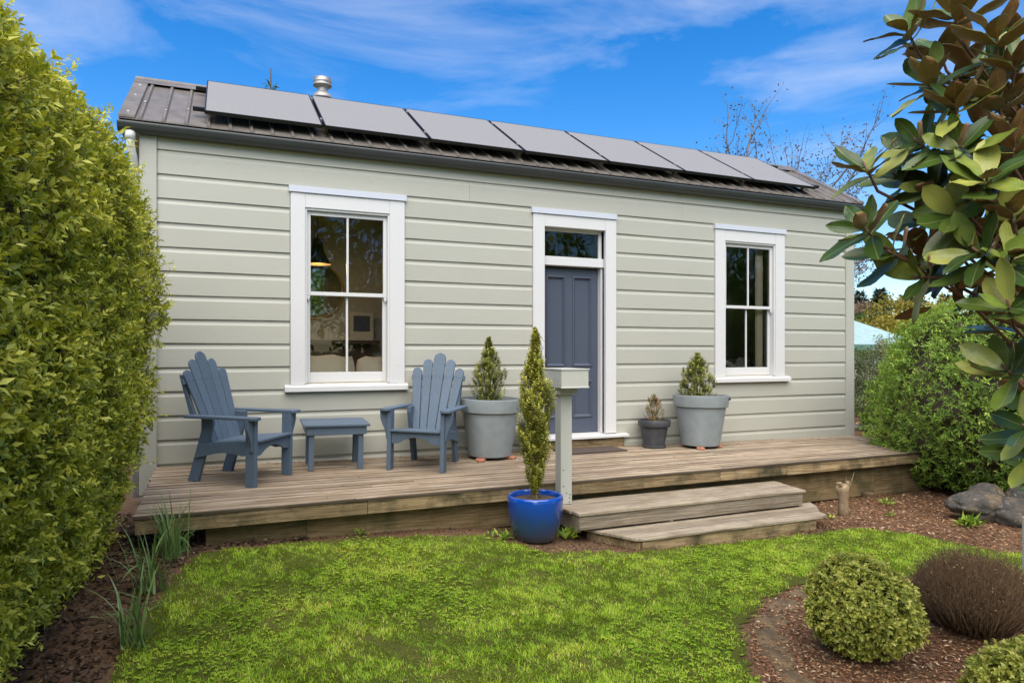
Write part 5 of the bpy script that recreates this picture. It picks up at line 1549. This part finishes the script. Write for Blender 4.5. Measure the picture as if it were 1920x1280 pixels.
WHORLS = [(2.122, -5.376, 2.264, -0.73, 0.2, 0.75, 7), (2.028, -5.445, 2.03, -0.9, 0.05, 0.35, 9), (2.153, -5.443, 1.954, -0.72, 0.09, 0.1, 6),
    (2.305, -5.399, 2.78, -0.63, 0.05, 0.6, 9), (2.368, -5.534, 2.798, -0.26, -0.11, 0.9, 9), (2.402, -5.657, 2.676, -0.25, -0.33, 0.7, 9),
    (2.33, -5.464, 2.574, -0.75, -0.23, 0.6, 10), (2.319, -5.568, 2.461, -0.47, -0.34, 0.7, 10), (2.294, -5.449, 2.354, -0.85, 0.04, 0.2, 9),
    (2.286, -5.608, 2.299, -0.69, -0.36, 0.4, 10), (2.454, -5.625, 2.479, -0.33, -0.51, 0.6, 10), (2.46, -5.682, 2.586, -0.19, -0.46, 0.6, 9),
    (2.452, -5.678, 2.317, -0.14, -0.59, 0.5, 10), (2.266, -5.708, 2.165, -0.46, -0.57, 0.4, 10), (2.299, -5.505, 2.189, -0.8, -0.1, 0.2, 9),
    (2.27, -5.601, 2.065, -0.69, -0.36, -0.1, 9), (2.329, -5.735, 2.062, -0.27, -0.64, 0.2, 9), (2.341, -5.414, 2.077, -0.78, 0.22, 0.0, 7),
    (2.234, -5.695, 1.925, -0.51, -0.44, 0.1, 9), (2.292, -5.774, 1.901, -0.18, -0.68, 0.3, 8), (2.365, -5.479, 1.933, -0.81, 0.13, -0.2, 7),
    (2.224, -5.799, 1.746, -0.47, -0.34, 0.3, 8), (2.248, -5.483, 1.861, -0.83, 0.35, -0.2, 5), (2.321, -5.732, 1.547, -0.77, 0.11, 0.35, 9),
    (2.331, -5.79, 1.363, -0.81, 0.13, 0.1, 7), (2.401, -5.765, 1.272, -0.72, 0.09, -0.1, 5), (2.606, -5.309, 2.8, -0.32, 0.02, 0.5, 8),
    (2.742, -5.367, 2.737, -0.26, -0.11, 0.5, 9), (2.82, -5.4, 2.357, -0.21, -0.24, 0.3, 9), (2.703, -5.35, 2.231, -0.3, -0.2, 0.2, 9),
    (2.839, -5.408, 2.062, -0.12, -0.28, 0.2, 9), (2.315, -5.349, 2.255, -0.78, 0.22, 0.3, 7), (2.719, -5.574, 2.243, -0.16, -0.37, 0.2, 9),
    (2.61, -5.637, 1.861, -0.16, -0.37, 0.2, 8)]
mg = thing('magnolia_tree', 'magnolia tree with glossy leaves and brown undersides at the right edge', 'tree', (3.75, -5.35, 0.0))
MO = Vector(mg.location)
rs = random.Random(5)
TR = [Vector((3.75, -5.35, -0.1)), Vector((3.72, -5.33, 0.9)), Vector((3.60, -5.30, 1.8)), Vector((3.45, -5.25, 2.6)), Vector((3.40, -5.2, 3.4))]
MB().tube([p-MO for p in TR], [0.07, 0.06, 0.05, 0.035, 0.02], 10).build('trunk', M['greybark'], mg, smooth=True)
def trunk_at(z):
    for a, b_ in zip(TR[:-1], TR[1:]):
        if a.z <= z <= b_.z: return a.lerp(b_, (z-a.z)/(b_.z-a.z))
    return TR[-1]
for wi, (x, y, z, ax_, ay_, az_, nl) in enumerate(WHORLS):
    if wi % 2 == 0: ax_, ay_ = ax_+0.18, ay_*0.3+0.25
    c = Vector((x, y, z)); axv = (Vector((ax_, ay_*0.5, az_)).normalized()+Vector((0, 0, 0.30))).normalized()
    t0 = trunk_at(max(0.5, z-0.35))
    mid_ = t0.lerp(c, 0.55)+Vector((0, 0, -0.06))
    p3 = c-axv*0.10
    MB().tube([t0-MO, mid_-MO, p3-MO, c+axv*0.02-MO], [0.010, 0.007, 0.0055, 0.0045], 7).build('branch', M['twigred'], mg, smooth=True)
    a1 = axv.cross(Vector((0.2, 0.3, 0.93))).normalized(); a2 = axv.cross(a1)
    ph0 = rs.uniform(0, 6.28)
    for q in range(nl):
        f = q/nl
        ph = ph0+q*2.4
        opening = R(84)-R(38)*f+rs.uniform(-0.25, 0.25)
        side = a1*math.cos(ph)+a2*math.sin(ph)
        d = (axv*math.cos(opening)+side*math.sin(opening)).normalized()
        nrm = (axv*math.sin(opening)-side*math.cos(opening)).normalized()
        nrm = (nrm+Vector((rs.gauss(0, .2), rs.gauss(0, .2), rs.gauss(0, .2)))).normalized()
        yv = nrm.cross(d).normalized(); zv = d.cross(yv)
        L_ = rs.uniform(0.155, 0.215)*(1.0-0.30*f)
        rot = Matrix((d, yv, zv)).transposed().to_4x4()
        base = c-axv*(0.05*(1-f))-MO
        o = addobj('leaf', rs.choice(MLEAF), mg)
        o.matrix_local = Matrix.Translation(base) @ rot @ Matrix.Scale(L_, 4)

# the rest of the foliage along the branches, nearer the trunk
Vs, Fs, Ms = [], [], []
base_n = 0
LV = []
for me in MLEAF:
    LV.append((np.array([v.co[:] for v in me.vertices]), [tuple(p.vertices) for p in me.polygons], [p.material_index for p in me.polygons]))
for (x, y, z, ax_, ay_, az_, nl) in WHORLS:
    c = Vector((x, y, z)); t0 = trunk_at(max(0.5, z-0.35))
    for q in range(9):
        f = rs.uniform(0.25, 0.84)
        p = t0.lerp(c, f)+Vector((rs.gauss(0, .05), rs.gauss(0, .05), rs.gauss(0, .05)-0.03*(1-f)))
        d = ((c-t0).normalized()*0.5+Vector((rs.gauss(0, .6), rs.gauss(0, .6), rs.gauss(0.1, .45)))).normalized()
        nrm = Vector((rs.gauss(0, .35), rs.gauss(0, .35), 1)).normalized()
        yv = nrm.cross(d).normalized(); zv = d.cross(yv)
        mtx = np.array(Matrix((d, yv, zv)).transposed())*rs.uniform(0.12, 0.19)
        lvv, lff, lmm = LV[rs.randrange(len(LV))]
        Vs.append(lvv@mtx.T+np.array((p-MO)[:]))
        Fs += [tuple(i+base_n for i in fc) for fc in lff]; Ms += lmm
        base_n += len(lvv)
me = bpy.data.meshes.new('inner_leaves')
me.from_pydata(np.concatenate(Vs).tolist(), [], Fs)
me.materials.append(M['magtop']); me.materials.append(M['magund'])
me.polygons.foreach_set('material_index', Ms)
me.polygons.foreach_set('use_smooth', [True]*len(Fs))
o = addobj('inner_leaves', me, mg); o['kind'] = 'stuff'

# ------------------------------------------------------------------ trees beyond the cottage
def branch_tree(name, label, loc, h, spread, depth_, seed, mat, leafmat=None, nleaf=0, lsize=0.05, trunk_r=0.12, group=None, lean=(0, 0), first=0.35, cat='tree', trunkname='trunk'):
    t = thing(name, label, cat, loc, group=group)
    rs = random.Random(seed)
    segs = []; tips = []
    def grow(p, d, L_, r, lev):
        n = 4
        pts = [p]; dd = d.copy()
        for s in range(n):
            dd = (dd+Vector((rs.gauss(0, 0.13), rs.gauss(0, 0.13), rs.gauss(0, 0.08)+0.05))).normalized()
            pts.append(pts[-1]+dd*L_/n)
        r1 = r*0.62 if lev < depth_ else r*0.3
        segs.append((lev, pts, [r+(r1-r)*k/n for k in range(n+1)]))
        if lev >= depth_:
            tips.extend(pts[1:]); return
        nb_ = rs.choice([3, 4]) if lev < 2 else rs.choice([2, 3, 4])
        for k in range(nb_):
            f = rs.uniform(first, 1.0) if lev == 0 else rs.uniform(0.25, 1.0)
            i = min(n-1, int(f*n)); q = pts[i].lerp(pts[i+1], f*n-i)
            a = rs.uniform(0, 6.283)
            nd = (dd*rs.uniform(0.5, 1.0)+Vector((math.cos(a), math.sin(a), rs.uniform(-0.1, 0.55)))*spread).normalized()
            grow(q, nd, L_*rs.uniform(0.5, 0.72), r1*rs.uniform(0.55, 0.8), lev+1)
        grow(pts[-1], dd, L_*rs.uniform(0.5, 0.7), r1*0.85, lev+1)
    grow(Vector((0, 0, -0.2)), Vector((lean[0], lean[1], 1)).normalized(), h*0.5, trunk_r, 0)
    mt = MB(); mb2 = MB()
    for lev, pts, rr in segs:
        if lev == 0: mt.tube(pts, rr, 9)
    mt.build(trunkname, mat, t, smooth=True)
    # limbs joined in one mesh (fast path)
    Vs, Fs = [], []
    for lev, pts, rr in segs:
        if lev == 0: continue
        sg = 5 if lev < 2 else 3
        b0 = len(Vs)
        for i, p in enumerate(pts):
            d = (pts[min(i+1, len(pts)-1)]-pts[max(i-1, 0)]).normalized()
            a = d.cross(Vector((0.31, 0.52, 0.79))).normalized(); b_ = d.cross(a)
            for k in range(sg):
                Vs.append(p+(a*math.cos(6.283*k/sg)+b_*math.sin(6.283*k/sg))*rr[i])
        for i in range(len(pts)-1):
            for k in range(sg):
                Fs.append((b0+i*sg+k, b0+i*sg+(k+1) % sg, b0+(i+1)*sg+(k+1) % sg, b0+(i+1)*sg+k))
    mesh_np('branches', np.array([v[:] for v in Vs]), np.array(Fs), mat, t)['kind'] = 'stuff'
    if leafmat is not None and nleaf:
        T = np.array([p[:] for p in tips])
        k = RNG.integers(0, len(T), nleaf)
        P_ = T[k]+RNG.normal(size=(nleaf, 3))*lsize*1.2
        lv = leaf_mesh(P_, RNG.normal(size=(nleaf, 3)), RNG.normal(size=(nleaf, 3)), RNG.uniform(0.6, 1.2, nleaf)*lsize, RNG.uniform(0.35, 0.6, nleaf)*lsize, RNG.random(nleaf))
        mesh_np('crown', lv[0], lv[1], leafmat, t, lv[2])
    return t
branch_tree('bare_tree', 'bare winter tree rising behind the right end of the roof', (15.0, 10.0, 0), 9.4, 0.75, 4, 203, M['greybark'], M['brownleaf'], 1400, 0.11, 0.19, first=0.5)
branch_tree('bare_tree', 'thin bare sapling tip above the right end of the roof', (20.4, 14.0, 0), 9.4, 0.30, 3, 205, M['greybark'], None, 0, 0.1, 0.09, first=0.5)
branch_tree('bare_tree', 'spreading bare brown tree behind the magnolia', (18.0, 8.6, 0), 6.5, 1.1, 5, 219, M['greybark'], M['brownleaf'], 9000, 0.10, 0.16, first=0.3)
branch_tree('bare_tree', 'low brown twiggy tree peeping over the roof end', (17.6, 11.5, 0), 6.8, 0.8, 4, 211, M['greybark'], M['brownleaf'], 1500, 0.10, 0.10, first=0.4)

def conifer(name, label, x, y, h, r, n, seed, mat, lsize, group=None, z0=0.0, power=1.0, gaps=0.0):
    t = thing(name, label, 'tree', (x, y, z0), group=group)
    rs = np.random.default_rng(seed)
    MB().tube([(0, 0, -0.2), (0, 0, h*0.5), (0, 0, h)], [r*0.10, r*0.06, r*0.01], 7).build('trunk', M['bark'], t)
    tiers = max(5, int(h*1.4))
    f = (rs.integers(0, tiers, n)+rs.normal(size=n)*0.22)/tiers
    f = np.clip(f, 0.06, 1.0)
    a = np.floor(rs.random(n)*7)/7*6.283+f*23+rs.normal(size=n)*0.22
    rad = r*(1-f)**power*np.sqrt(rs.random(n))*(1+0.25*np.sin(a*3+f*40))
    P_ = np.stack([np.cos(a)*rad, np.sin(a)*rad, f*h+rad*0.15], 1)
    D_ = unit(np.stack([np.cos(a), np.sin(a), 0.5+0*a], 1)+rs.normal(size=(n, 3))*0.4)
    lv = leaf_mesh(P_, D_, unit(np.array([0, 0, 1.0])+rs.normal(size=(n, 3))*0.5), rs.uniform(0.6, 1.2, n)*lsize, rs.uniform(0.18, 0.3, n)*lsize, rs.random(n))
    mesh_np('crown', lv[0], lv[1], mat, t, lv[2])
    return t
conifer('conifer', 'thin conifer tip showing above the roof left of the flue', 0.93, 8.2, 7.60, 1.15, 4200, 301, M['garden'], 0.17, power=1.0)
pines = [(79.0, 60, 9.3, 2.6), (81.0, 61, 10.0, 2.5), (83.8, 60, 10.0, 2.8), (86.2, 62, 10.8, 2.6), (88.8, 60, 9.8, 2.8), (91.5, 61, 10.2, 2.6), (94.3, 62, 9.6, 2.8), (97, 60, 10.0, 2.8), (77.0, 62, 9.0, 2.8), (74.5, 61, 9.5, 2.8)]
pl = ['dark pine second from the cottage corner', 'pine with a spiky top third from the cottage corner', 'dark pine in the middle of the far row', 'tall pine right of the middle of the far row', 'broad pine left of the hedge top', 'pine just above the hedge top', 'pine mostly hidden by the right hedge', 'last pine at the right of the far row', 'dark pine nearest the cottage corner', 'pine hidden behind the cottage corner']
for q, (x, y, h, r) in enumerate(pines):
    conifer('pine_tree', 'far '+pl[q], x, y, h, r, 1500, 310+q, M['pine'], 0.85, 'row of far pines', power=0.75)

def leafy_mass(name, label, loc, rad, n, lsize, mat, seed, cat='shrub', group=None, trunk=True, asp=0.45):
    t = thing(name, label, cat, loc, group=group)
    rs = np.random.default_rng(seed)
    rad = np.array(rad)
    # clusters of leaves spread through the crown
    nc = max(14, n//110)
    c = unit(rs.normal(size=(nc, 3)))*(rs.random((nc, 1))**0.45)*rad*0.86
    c[:, 2] += rad[2]
    k = rs.integers(0, nc, n)
    g = unit(rs.normal(size=(n, 3)))*(rs.random((n, 1))**0.4)*rad*rs.uniform(0.16, 0.30, (nc, 1))[k]
    P_ = c[k]+g
    P_[:, 2] = np.maximum(P_[:, 2], 0.03)
    D_ = unit(g/rad+np.array([0, 0, 0.3])+rs.normal(size=(n, 3))*0.5)
    lv = leaf_mesh(P_, D_, unit(np.array([0, 0, 0.8])+rs.normal(size=(n, 3))*0.6), rs.uniform(0.6, 1.2, n)*lsize, rs.uniform(0.7, 1.2, n)*lsize*asp, np.clip(0.55*rs.random(nc)[k]+0.5*rs.random(n), 0, 1))
    mesh_np('crown', lv[0], lv[1], mat, t, lv[2])
    # stems reach the clusters
    p0 = np.repeat(np.array([[0, 0, -0.05]]), nc, 0)+rs.normal(size=(nc, 3))*np.array([rad[0]*0.12, rad[1]*0.12, 0])
    tw = twig_mesh(p0, c, np.full(nc, 0.012*rad[2]+0.004), rs.random(nc))
    mesh_np('stems', tw[0], tw[1], M['dead'], t, tw[2])
    return t
leafy_mass('golden_tree', 'golden yellow leafy tree above the right hedge', (36.5, 20, 0.2), (3.6, 3.0, 2.6), 6500, 0.30, M['golden'], 401, 'tree')
leafy_mass('brown_tree', 'bare reddish brown bush mass below the far pines', (48, 34, 0), (4.5, 3.0, 3.0), 5000, 0.40, M['brownleaf'], 402, 'tree')
leafy_mass('brown_tree', 'olive brown tree left of the golden tree', (37.5, 25, 0), (3.0, 2.4, 2.35), 4500, 0.30, M['garden'], 403, 'tree')
leafy_mass('variegated_shrub', 'tall pale variegated shrub beyond the cottage corner', (11.6, 2.1, 0.3), (0.55, 0.6, 0.86), 6500, 0.050, M['varieg'], 404)
leafy_mass('green_shrub', 'dark green shrub close to the cottage corner', (9.65, 1.35, 0.3), (0.38, 0.45, 0.42), 3600, 0.045, M['garden'], 405)
leafy_mass('green_shrub', 'yellow flowered shrub behind the cottage corner', (12.2, 3.4, 0.3), (0.9, 0.8, 0.74), 4500, 0.060, M['garden'], 406)
leafy_mass('white_shrub', 'low cream leaved shrub at the foot of the right hedge', (10.75, 1.15, 0.33), (0.36, 0.40, 0.21), 2600, 0.050, M['varieg'], 407)
leafy_mass('green_shrub', 'low dark green plant beside the far stones', (9.62, 0.75, 0.3), (0.28, 0.28, 0.24), 1600, 0.045, M['garden'], 408)
leafy_mass('green_shrub', 'tall green shrub behind the variegated shrub', (14.2, 3.2, 0.2), (1.2, 1.0, 0.95), 5000, 0.070, M['garden'], 409)

# neighbour's house
nb_h = thing('neighbour_house', 'neighbour house with pale green metal roof beyond the cottage corner', 'house', (25.0, 14.5, 0))
M['nroof'] = mat_plain('green_roof', (0.34, 0.46, 0.42), 0.45, 0.1, 4, 0.1, 0.02)
M['ngreen'] = mat_plain('green_trim', (0.10, 0.19, 0.15), 0.5)
M['nwall'] = mat_plain('cream_wall', (0.62, 0.58, 0.48), 0.8)
MB().box(-4.0, 4.5, 0.6, 6.0, 0, 1.85).build('wall', M['nwall'], nb_h)
nrf = MB().prism([(-4.6, 0.0, 1.86), (5.0, 0.0, 1.86), (1.6, 3.0, 3.6), (-4.6, 3.0, 3.6)], (0, 0, 0.06)).build('roof', M['nroof'], nb_h)
MB().prism([(-4.6, 6.2, 1.86), (5.0, 6.2, 1.86), (1.6, 3.01, 3.6), (-4.6, 3.01, 3.6)], (0, 0, 0.06)).build('roof_sheet', M['nroof'], nrf)
MB().prism([(5.0, 0.0, 1.865), (5.0, 6.2, 1.865), (1.6, 3.0, 3.605)], (0, 0, 0.05)).build('roof_sheet', M['nroof'], nrf)
MB().box(-4.65, 5.06, -0.14, -0.02, 1.66, 1.92, 0.01).build('gutter', M['ngreen'], nb_h)
MB().box(-4.6, 5.0, -0.018, 0.6, 1.70, 1.76).build('soffit', M['nwall'], nb_h)
MB().box(-0.9, 0.3, 0.56, 0.599, 0.8, 1.5).build('window', M['white'], nb_h)

# garden trees on the street side, mirrored in the panes
for q, (x, y, h, r) in enumerate([(0.5, -15.5, 9.6, 3.0), (5.0, -16.5, 10.2, 3.2), (9.8, -15.8, 9.8, 3.0), (15.0, -16.2, 10.0, 3.2), (20.5, -15.5, 9.4, 3.1)]):
    leafy_mass('garden_tree', '%s broad leafy tree on the street side opposite the cottage, from the left' % names[q], (x, y, 0), (r, r, h*0.5), 4600, 0.36, M['hedge2'], 420+q, 'tree', 'trees opposite the cottage')

# ------------------------------------------------------------------ lawn grass
def lawn_points(n):
    out = []; tot = 0
    while tot < n:
        x = RNG.uniform(-0.7, 6.7, 400000); y = RNG.uniform(-5.4, -1.75, 400000)
        k = in_poly(x, y, LP)
        # keep what lies in front of the camera, denser near it
        dd = x*0.3897+(y+7.138)*0.921
        lat = np.abs(x*0.921-(y+7.138)*0.3897)
        k &= (lat < dd*0.80+0.5) & (RNG.random(len(x)) < np.clip(4.2/np.maximum(dd, 0.5), 0.45, 1.0))
        e = poly_dist(x, y, LP)
        bare = lump(np.stack([x, y, 0*x], 1), 77, 5.0)
        en = e+0.07*lump(np.stack([x, y, 0*x], 1), 83, 9.0)
        tf = 0.5+0.5*np.clip(lump(np.stack([x, y, 0*x], 1), 178, 24.0)*1.3, -1, 1)
        k &= (en > 0.10*RNG.random(len(x))) & (RNG.random(len(x)) < 0.62+0.38*tf) & (RNG.random(len(x)) < np.clip(0.35+e*4, 0, 1)) & (RNG.random(len(x)) > np.clip((bare-0.62)*2.2, 0, 0.85))
        out.append(np.stack([x[k], y[k]], 1)); tot += k.sum()
    return np.concatenate(out)[:n]
ng = 230000
g2 = lawn_points(ng)
gzv = ground_z(g2[:, 0], g2[:, 1])
P_ = np.stack([g2[:, 0], g2[:, 1], gzv], 1)
tuft = 0.5+0.5*np.clip(lump(P_*np.array([1, 1, 0]), 78, 6.0), -1, 1)
tuft2 = 0.5+0.5*np.clip(lump(P_*np.array([1, 1, 0]), 178, 24.0)*1.3, -1, 1)
h_ = RNG.uniform(0.010, 0.025, ng)*(0.7+0.4*tuft+0.30*tuft2)
a = lump(P_*np.array([1, 1, 0]), 179, 12.0)*5+RNG.normal(size=ng)*1.1; ln = RNG.uniform(0.2, 1.4, ng)
dr_ = np.stack([np.cos(a), np.sin(a), 0*a], 1); sdv = np.stack([-np.sin(a), np.cos(a), 0*a], 1)
w_ = RNG.uniform(0.0012, 0.0024, ng)
V = np.empty((ng, 5, 3), np.float32)
V[:, 0] = P_+sdv*w_[:, None]; V[:, 1] = P_-sdv*w_[:, None]
mdl = P_+dr_*(h_*ln*0.35)[:, None]+np.array([0, 0, 1])*(h_*0.62)[:, None]
V[:, 2] = mdl+sdv*(w_*0.85)[:, None]; V[:, 3] = mdl-sdv*(w_*0.85)[:, None]
V[:, 4] = P_+dr_*(h_*ln*1.05)[:, None]+np.array([0, 0, 1])*(h_*0.95)[:, None]
b0 = (np.arange(ng)*5)[:, None]
T = np.concatenate([b0+np.array([0, 1, 3]), b0+np.array([0, 3, 2]), b0+np.array([2, 3, 4])], 0)
gr = np.clip(0.56*RNG.random(ng)+0.20*tuft+0.14*tuft2+0.5*(RNG.random(ng) < 0.06), 0, 1)
go = mesh_np('lawn_grass', V.reshape(-1, 3), T, M['grass'], None, np.repeat(gr, 5))
tag(go, 'short green grass blades growing over the lawn', 'grass', kind='stuff')
# clover and broad weeds in the turf
nc_ = 9000
c2 = lawn_points(nc_)
k = lump(np.stack([c2[:, 0], c2[:, 1], 0*c2[:, 0]], 1), 79, 3.0) > 0.15
c2 = c2[k]; nc_ = len(c2)
kk = np.repeat(np.arange(nc_), 3)
an = np.tile(np.arange(3)*2.094, nc_)+np.repeat(RNG.uniform(0, 6.28, nc_), 3)
base = np.stack([c2[:, 0], c2[:, 1], ground_z(c2[:, 0], c2[:, 1])+RNG.uniform(0.012, 0.028, nc_)], 1)
lv = leaf_mesh(base[kk], np.stack([np.cos(an), np.sin(an), 0.15+0*an], 1), np.tile(np.array([[0, 0, 1.0]]), (len(kk), 1)), np.repeat(RNG.uniform(0.009, 0.017, nc_), 3), np.repeat(RNG.uniform(0.008, 0.015, nc_), 3), np.repeat(0.35+0.4*RNG.random(nc_), 3), mid=0.6)
tag(mesh_np('clover', lv[0], lv[1], M['grass'], None, lv[2]), 'small clover leaves mixed into the lawn', 'clover', kind='stuff')

# ------------------------------------------------------------------ mulch chips and leaf litter
def scatter(n, x0, x1, y0, y1, keep):
    out = []; tot = 0
    while tot < n:
        x = RNG.uniform(x0, x1, 200000); y = RNG.uniform(y0, y1, 200000)
        k = keep(x, y)
        out.append(np.stack([x[k], y[k]], 1)); tot += k.sum()
    return np.concatenate(out)[:n]
def chips(name, label, cat, pts, lmin, lmax, wr, mat, tilt=0.35, zmax=0.012):
    n = len(pts)
    P_ = np.stack([pts[:, 0], pts[:, 1], ground_z(pts[:, 0], pts[:, 1])+RNG.uniform(0.001, zmax, n)], 1)
    a = RNG.uniform(0, 6.283, n)
    D_ = np.stack([np.cos(a), np.sin(a), RNG.normal(size=n)*tilt*0.5], 1)
    N_ = np.array([0, 0, 1.0])+RNG.normal(size=(n, 3))*tilt
    L_ = RNG.uniform(lmin, lmax, n)
    lv = leaf_mesh(P_, D_, N_, L_, L_*wr*RNG.uniform(0.6, 1.3, n), RNG.random(n), fold=0.2, droop=0.05)
    return tag(mesh_np(name, lv[0], lv[1], mat, None, lv[2]), label, cat, kind='stuff')
notlawn = lambda x, y: ~in_poly(x, y, LP)
pA = scatter(26000, 2.2, 5.6, -6.0, -3.6, lambda x, y: notlawn(x, y) & ((y+7.138)*0.3897 > x*0.921-((x*0.3897+(y+7.138)*0.921)*0.80+0.4)))
chips('mulch', 'reddish bark mulch in the bed round the box shrubs', 'mulch', pA, 0.010, 0.034, 0.35, M['chips'])
pB = scatter(26000, 4.6, 9.5, -4.4, -1.3, notlawn)
chips('mulch', 'reddish bark mulch in front of the right hedge', 'mulch', pB, 0.012, 0.045, 0.32, M['chips'])
pC = scatter(9000, -1.2, 0.6, -5.0, -0.4, notlawn)
chips('leaf_litter', 'brown leaf litter under the left hedge', 'leaf litter', pC, 0.015, 0.055, 0.5, M['litter'], 0.6, 0.02)
pD = scatter(7000, 0.0, 5.2, -2.75, -1.62, notlawn)
chips('leaf_litter', 'thin brown litter along the foot of the deck', 'leaf litter', pD, 0.008, 0.03, 0.4, M['litter'], 0.4)
pE = scatter(3000, 8.4, 12.0, -0.2, 2.2, lambda x, y: x > 8.4)
chips('mulch', 'bark mulch beyond the cottage corner', 'mulch', pE, 0.02, 0.06, 0.4, M['chips'])
# low weeds at the foot of the steps and skirt
def weed(label, x, y, n, h, seed, z=None):
    t = thing('weed', label, 'weed', (x, y, gz(x, y) if z is None else z))
    rs = np.random.default_rng(seed)
    a = rs.uniform(0, 6.283, n); e = rs.uniform(0.2, 1.3, n)
    D_ = np.stack([np.cos(a)*np.cos(e), np.sin(a)*np.cos(e), np.sin(e)], 1)
    lv = leaf_mesh(rs.normal(size=(n, 3))*np.array([h*0.3, h*0.3, 0])+D_*h*0.2, D_, unit(np.array([0, 0, 1.0])+rs.normal(size=(n, 3))*0.3), rs.uniform(0.5, 1.0, n)*h, rs.uniform(0.18, 0.3, n)*h, rs.random(n))
    mesh_np('leaves', lv[0], lv[1], M['hedge2'], t, lv[2])
weed('leafy weed left of the blue pot', 2.10, -2.00, 26, 0.10, 501)
weed('leafy weed between the blue pot and the steps', 2.66, -2.05, 40, 0.13, 502)
weed('small seedling in the mulch left of the stump', 5.42, -2.24, 14, 0.06, 503)
weed('small seedling in the mulch right of the stump', 5.95, -2.45, 14, 0.07, 504)
weed('weed against the deck skirt in front of the side table', 1.0, -1.68, 24, 0.08, 505)
weed('green weed under the left end of the rocks', 6.28, -3.02, 90, 0.12, 506)
weed('seedling in the mulch before the right hedge', 6.5, -2.0, 20, 0.09, 507)

# dry leaves blown onto the deck and the lawn
nd = 170
dx = RNG.uniform(-0.4, 8.0, nd); dy = -0.06-np.abs(RNG.normal(size=nd))*0.22-0.9*(RNG.random(nd) < 0.15)*RNG.random(nd)
a = RNG.uniform(0, 6.283, nd)
zz = np.array([deck_z(p, q) for p, q in zip(dx, dy)])+0.005
Ld = RNG.uniform(0.012, 0.038, nd)
lv = leaf_mesh(np.stack([dx, dy, zz], 1), np.stack([np.cos(a), np.sin(a), 0.05+0*a], 1), np.array([0, 0, 1.0])+RNG.normal(size=(nd, 3))*0.25, Ld, Ld*0.45, RNG.random(nd))
tag(mesh_np('leaf_litter', lv[0], lv[1], M['litter'], None, lv[2]), 'dry leaves gathered along the wall on the deck', 'leaf litter', kind='stuff')
ln2 = lawn_points(260)
P_ = np.stack([ln2[:, 0], ln2[:, 1], ground_z(ln2[:, 0], ln2[:, 1])+RNG.uniform(0.012, 0.024, 260)], 1)
a = RNG.uniform(0, 6.283, 260); Ld = RNG.uniform(0.008, 0.026, 260)
lv = leaf_mesh(P_, np.stack([np.cos(a), np.sin(a), 0.1+0*a], 1), np.array([0, 0, 1.0])+RNG.normal(size=(260, 3))*0.3, Ld, Ld*0.5, 0.4+0.6*RNG.random(260))
tag(mesh_np('leaf_litter', lv[0], lv[1], M['litter'], None, lv[2]), 'few dry leaves fallen on the lawn', 'leaf litter', kind='stuff')
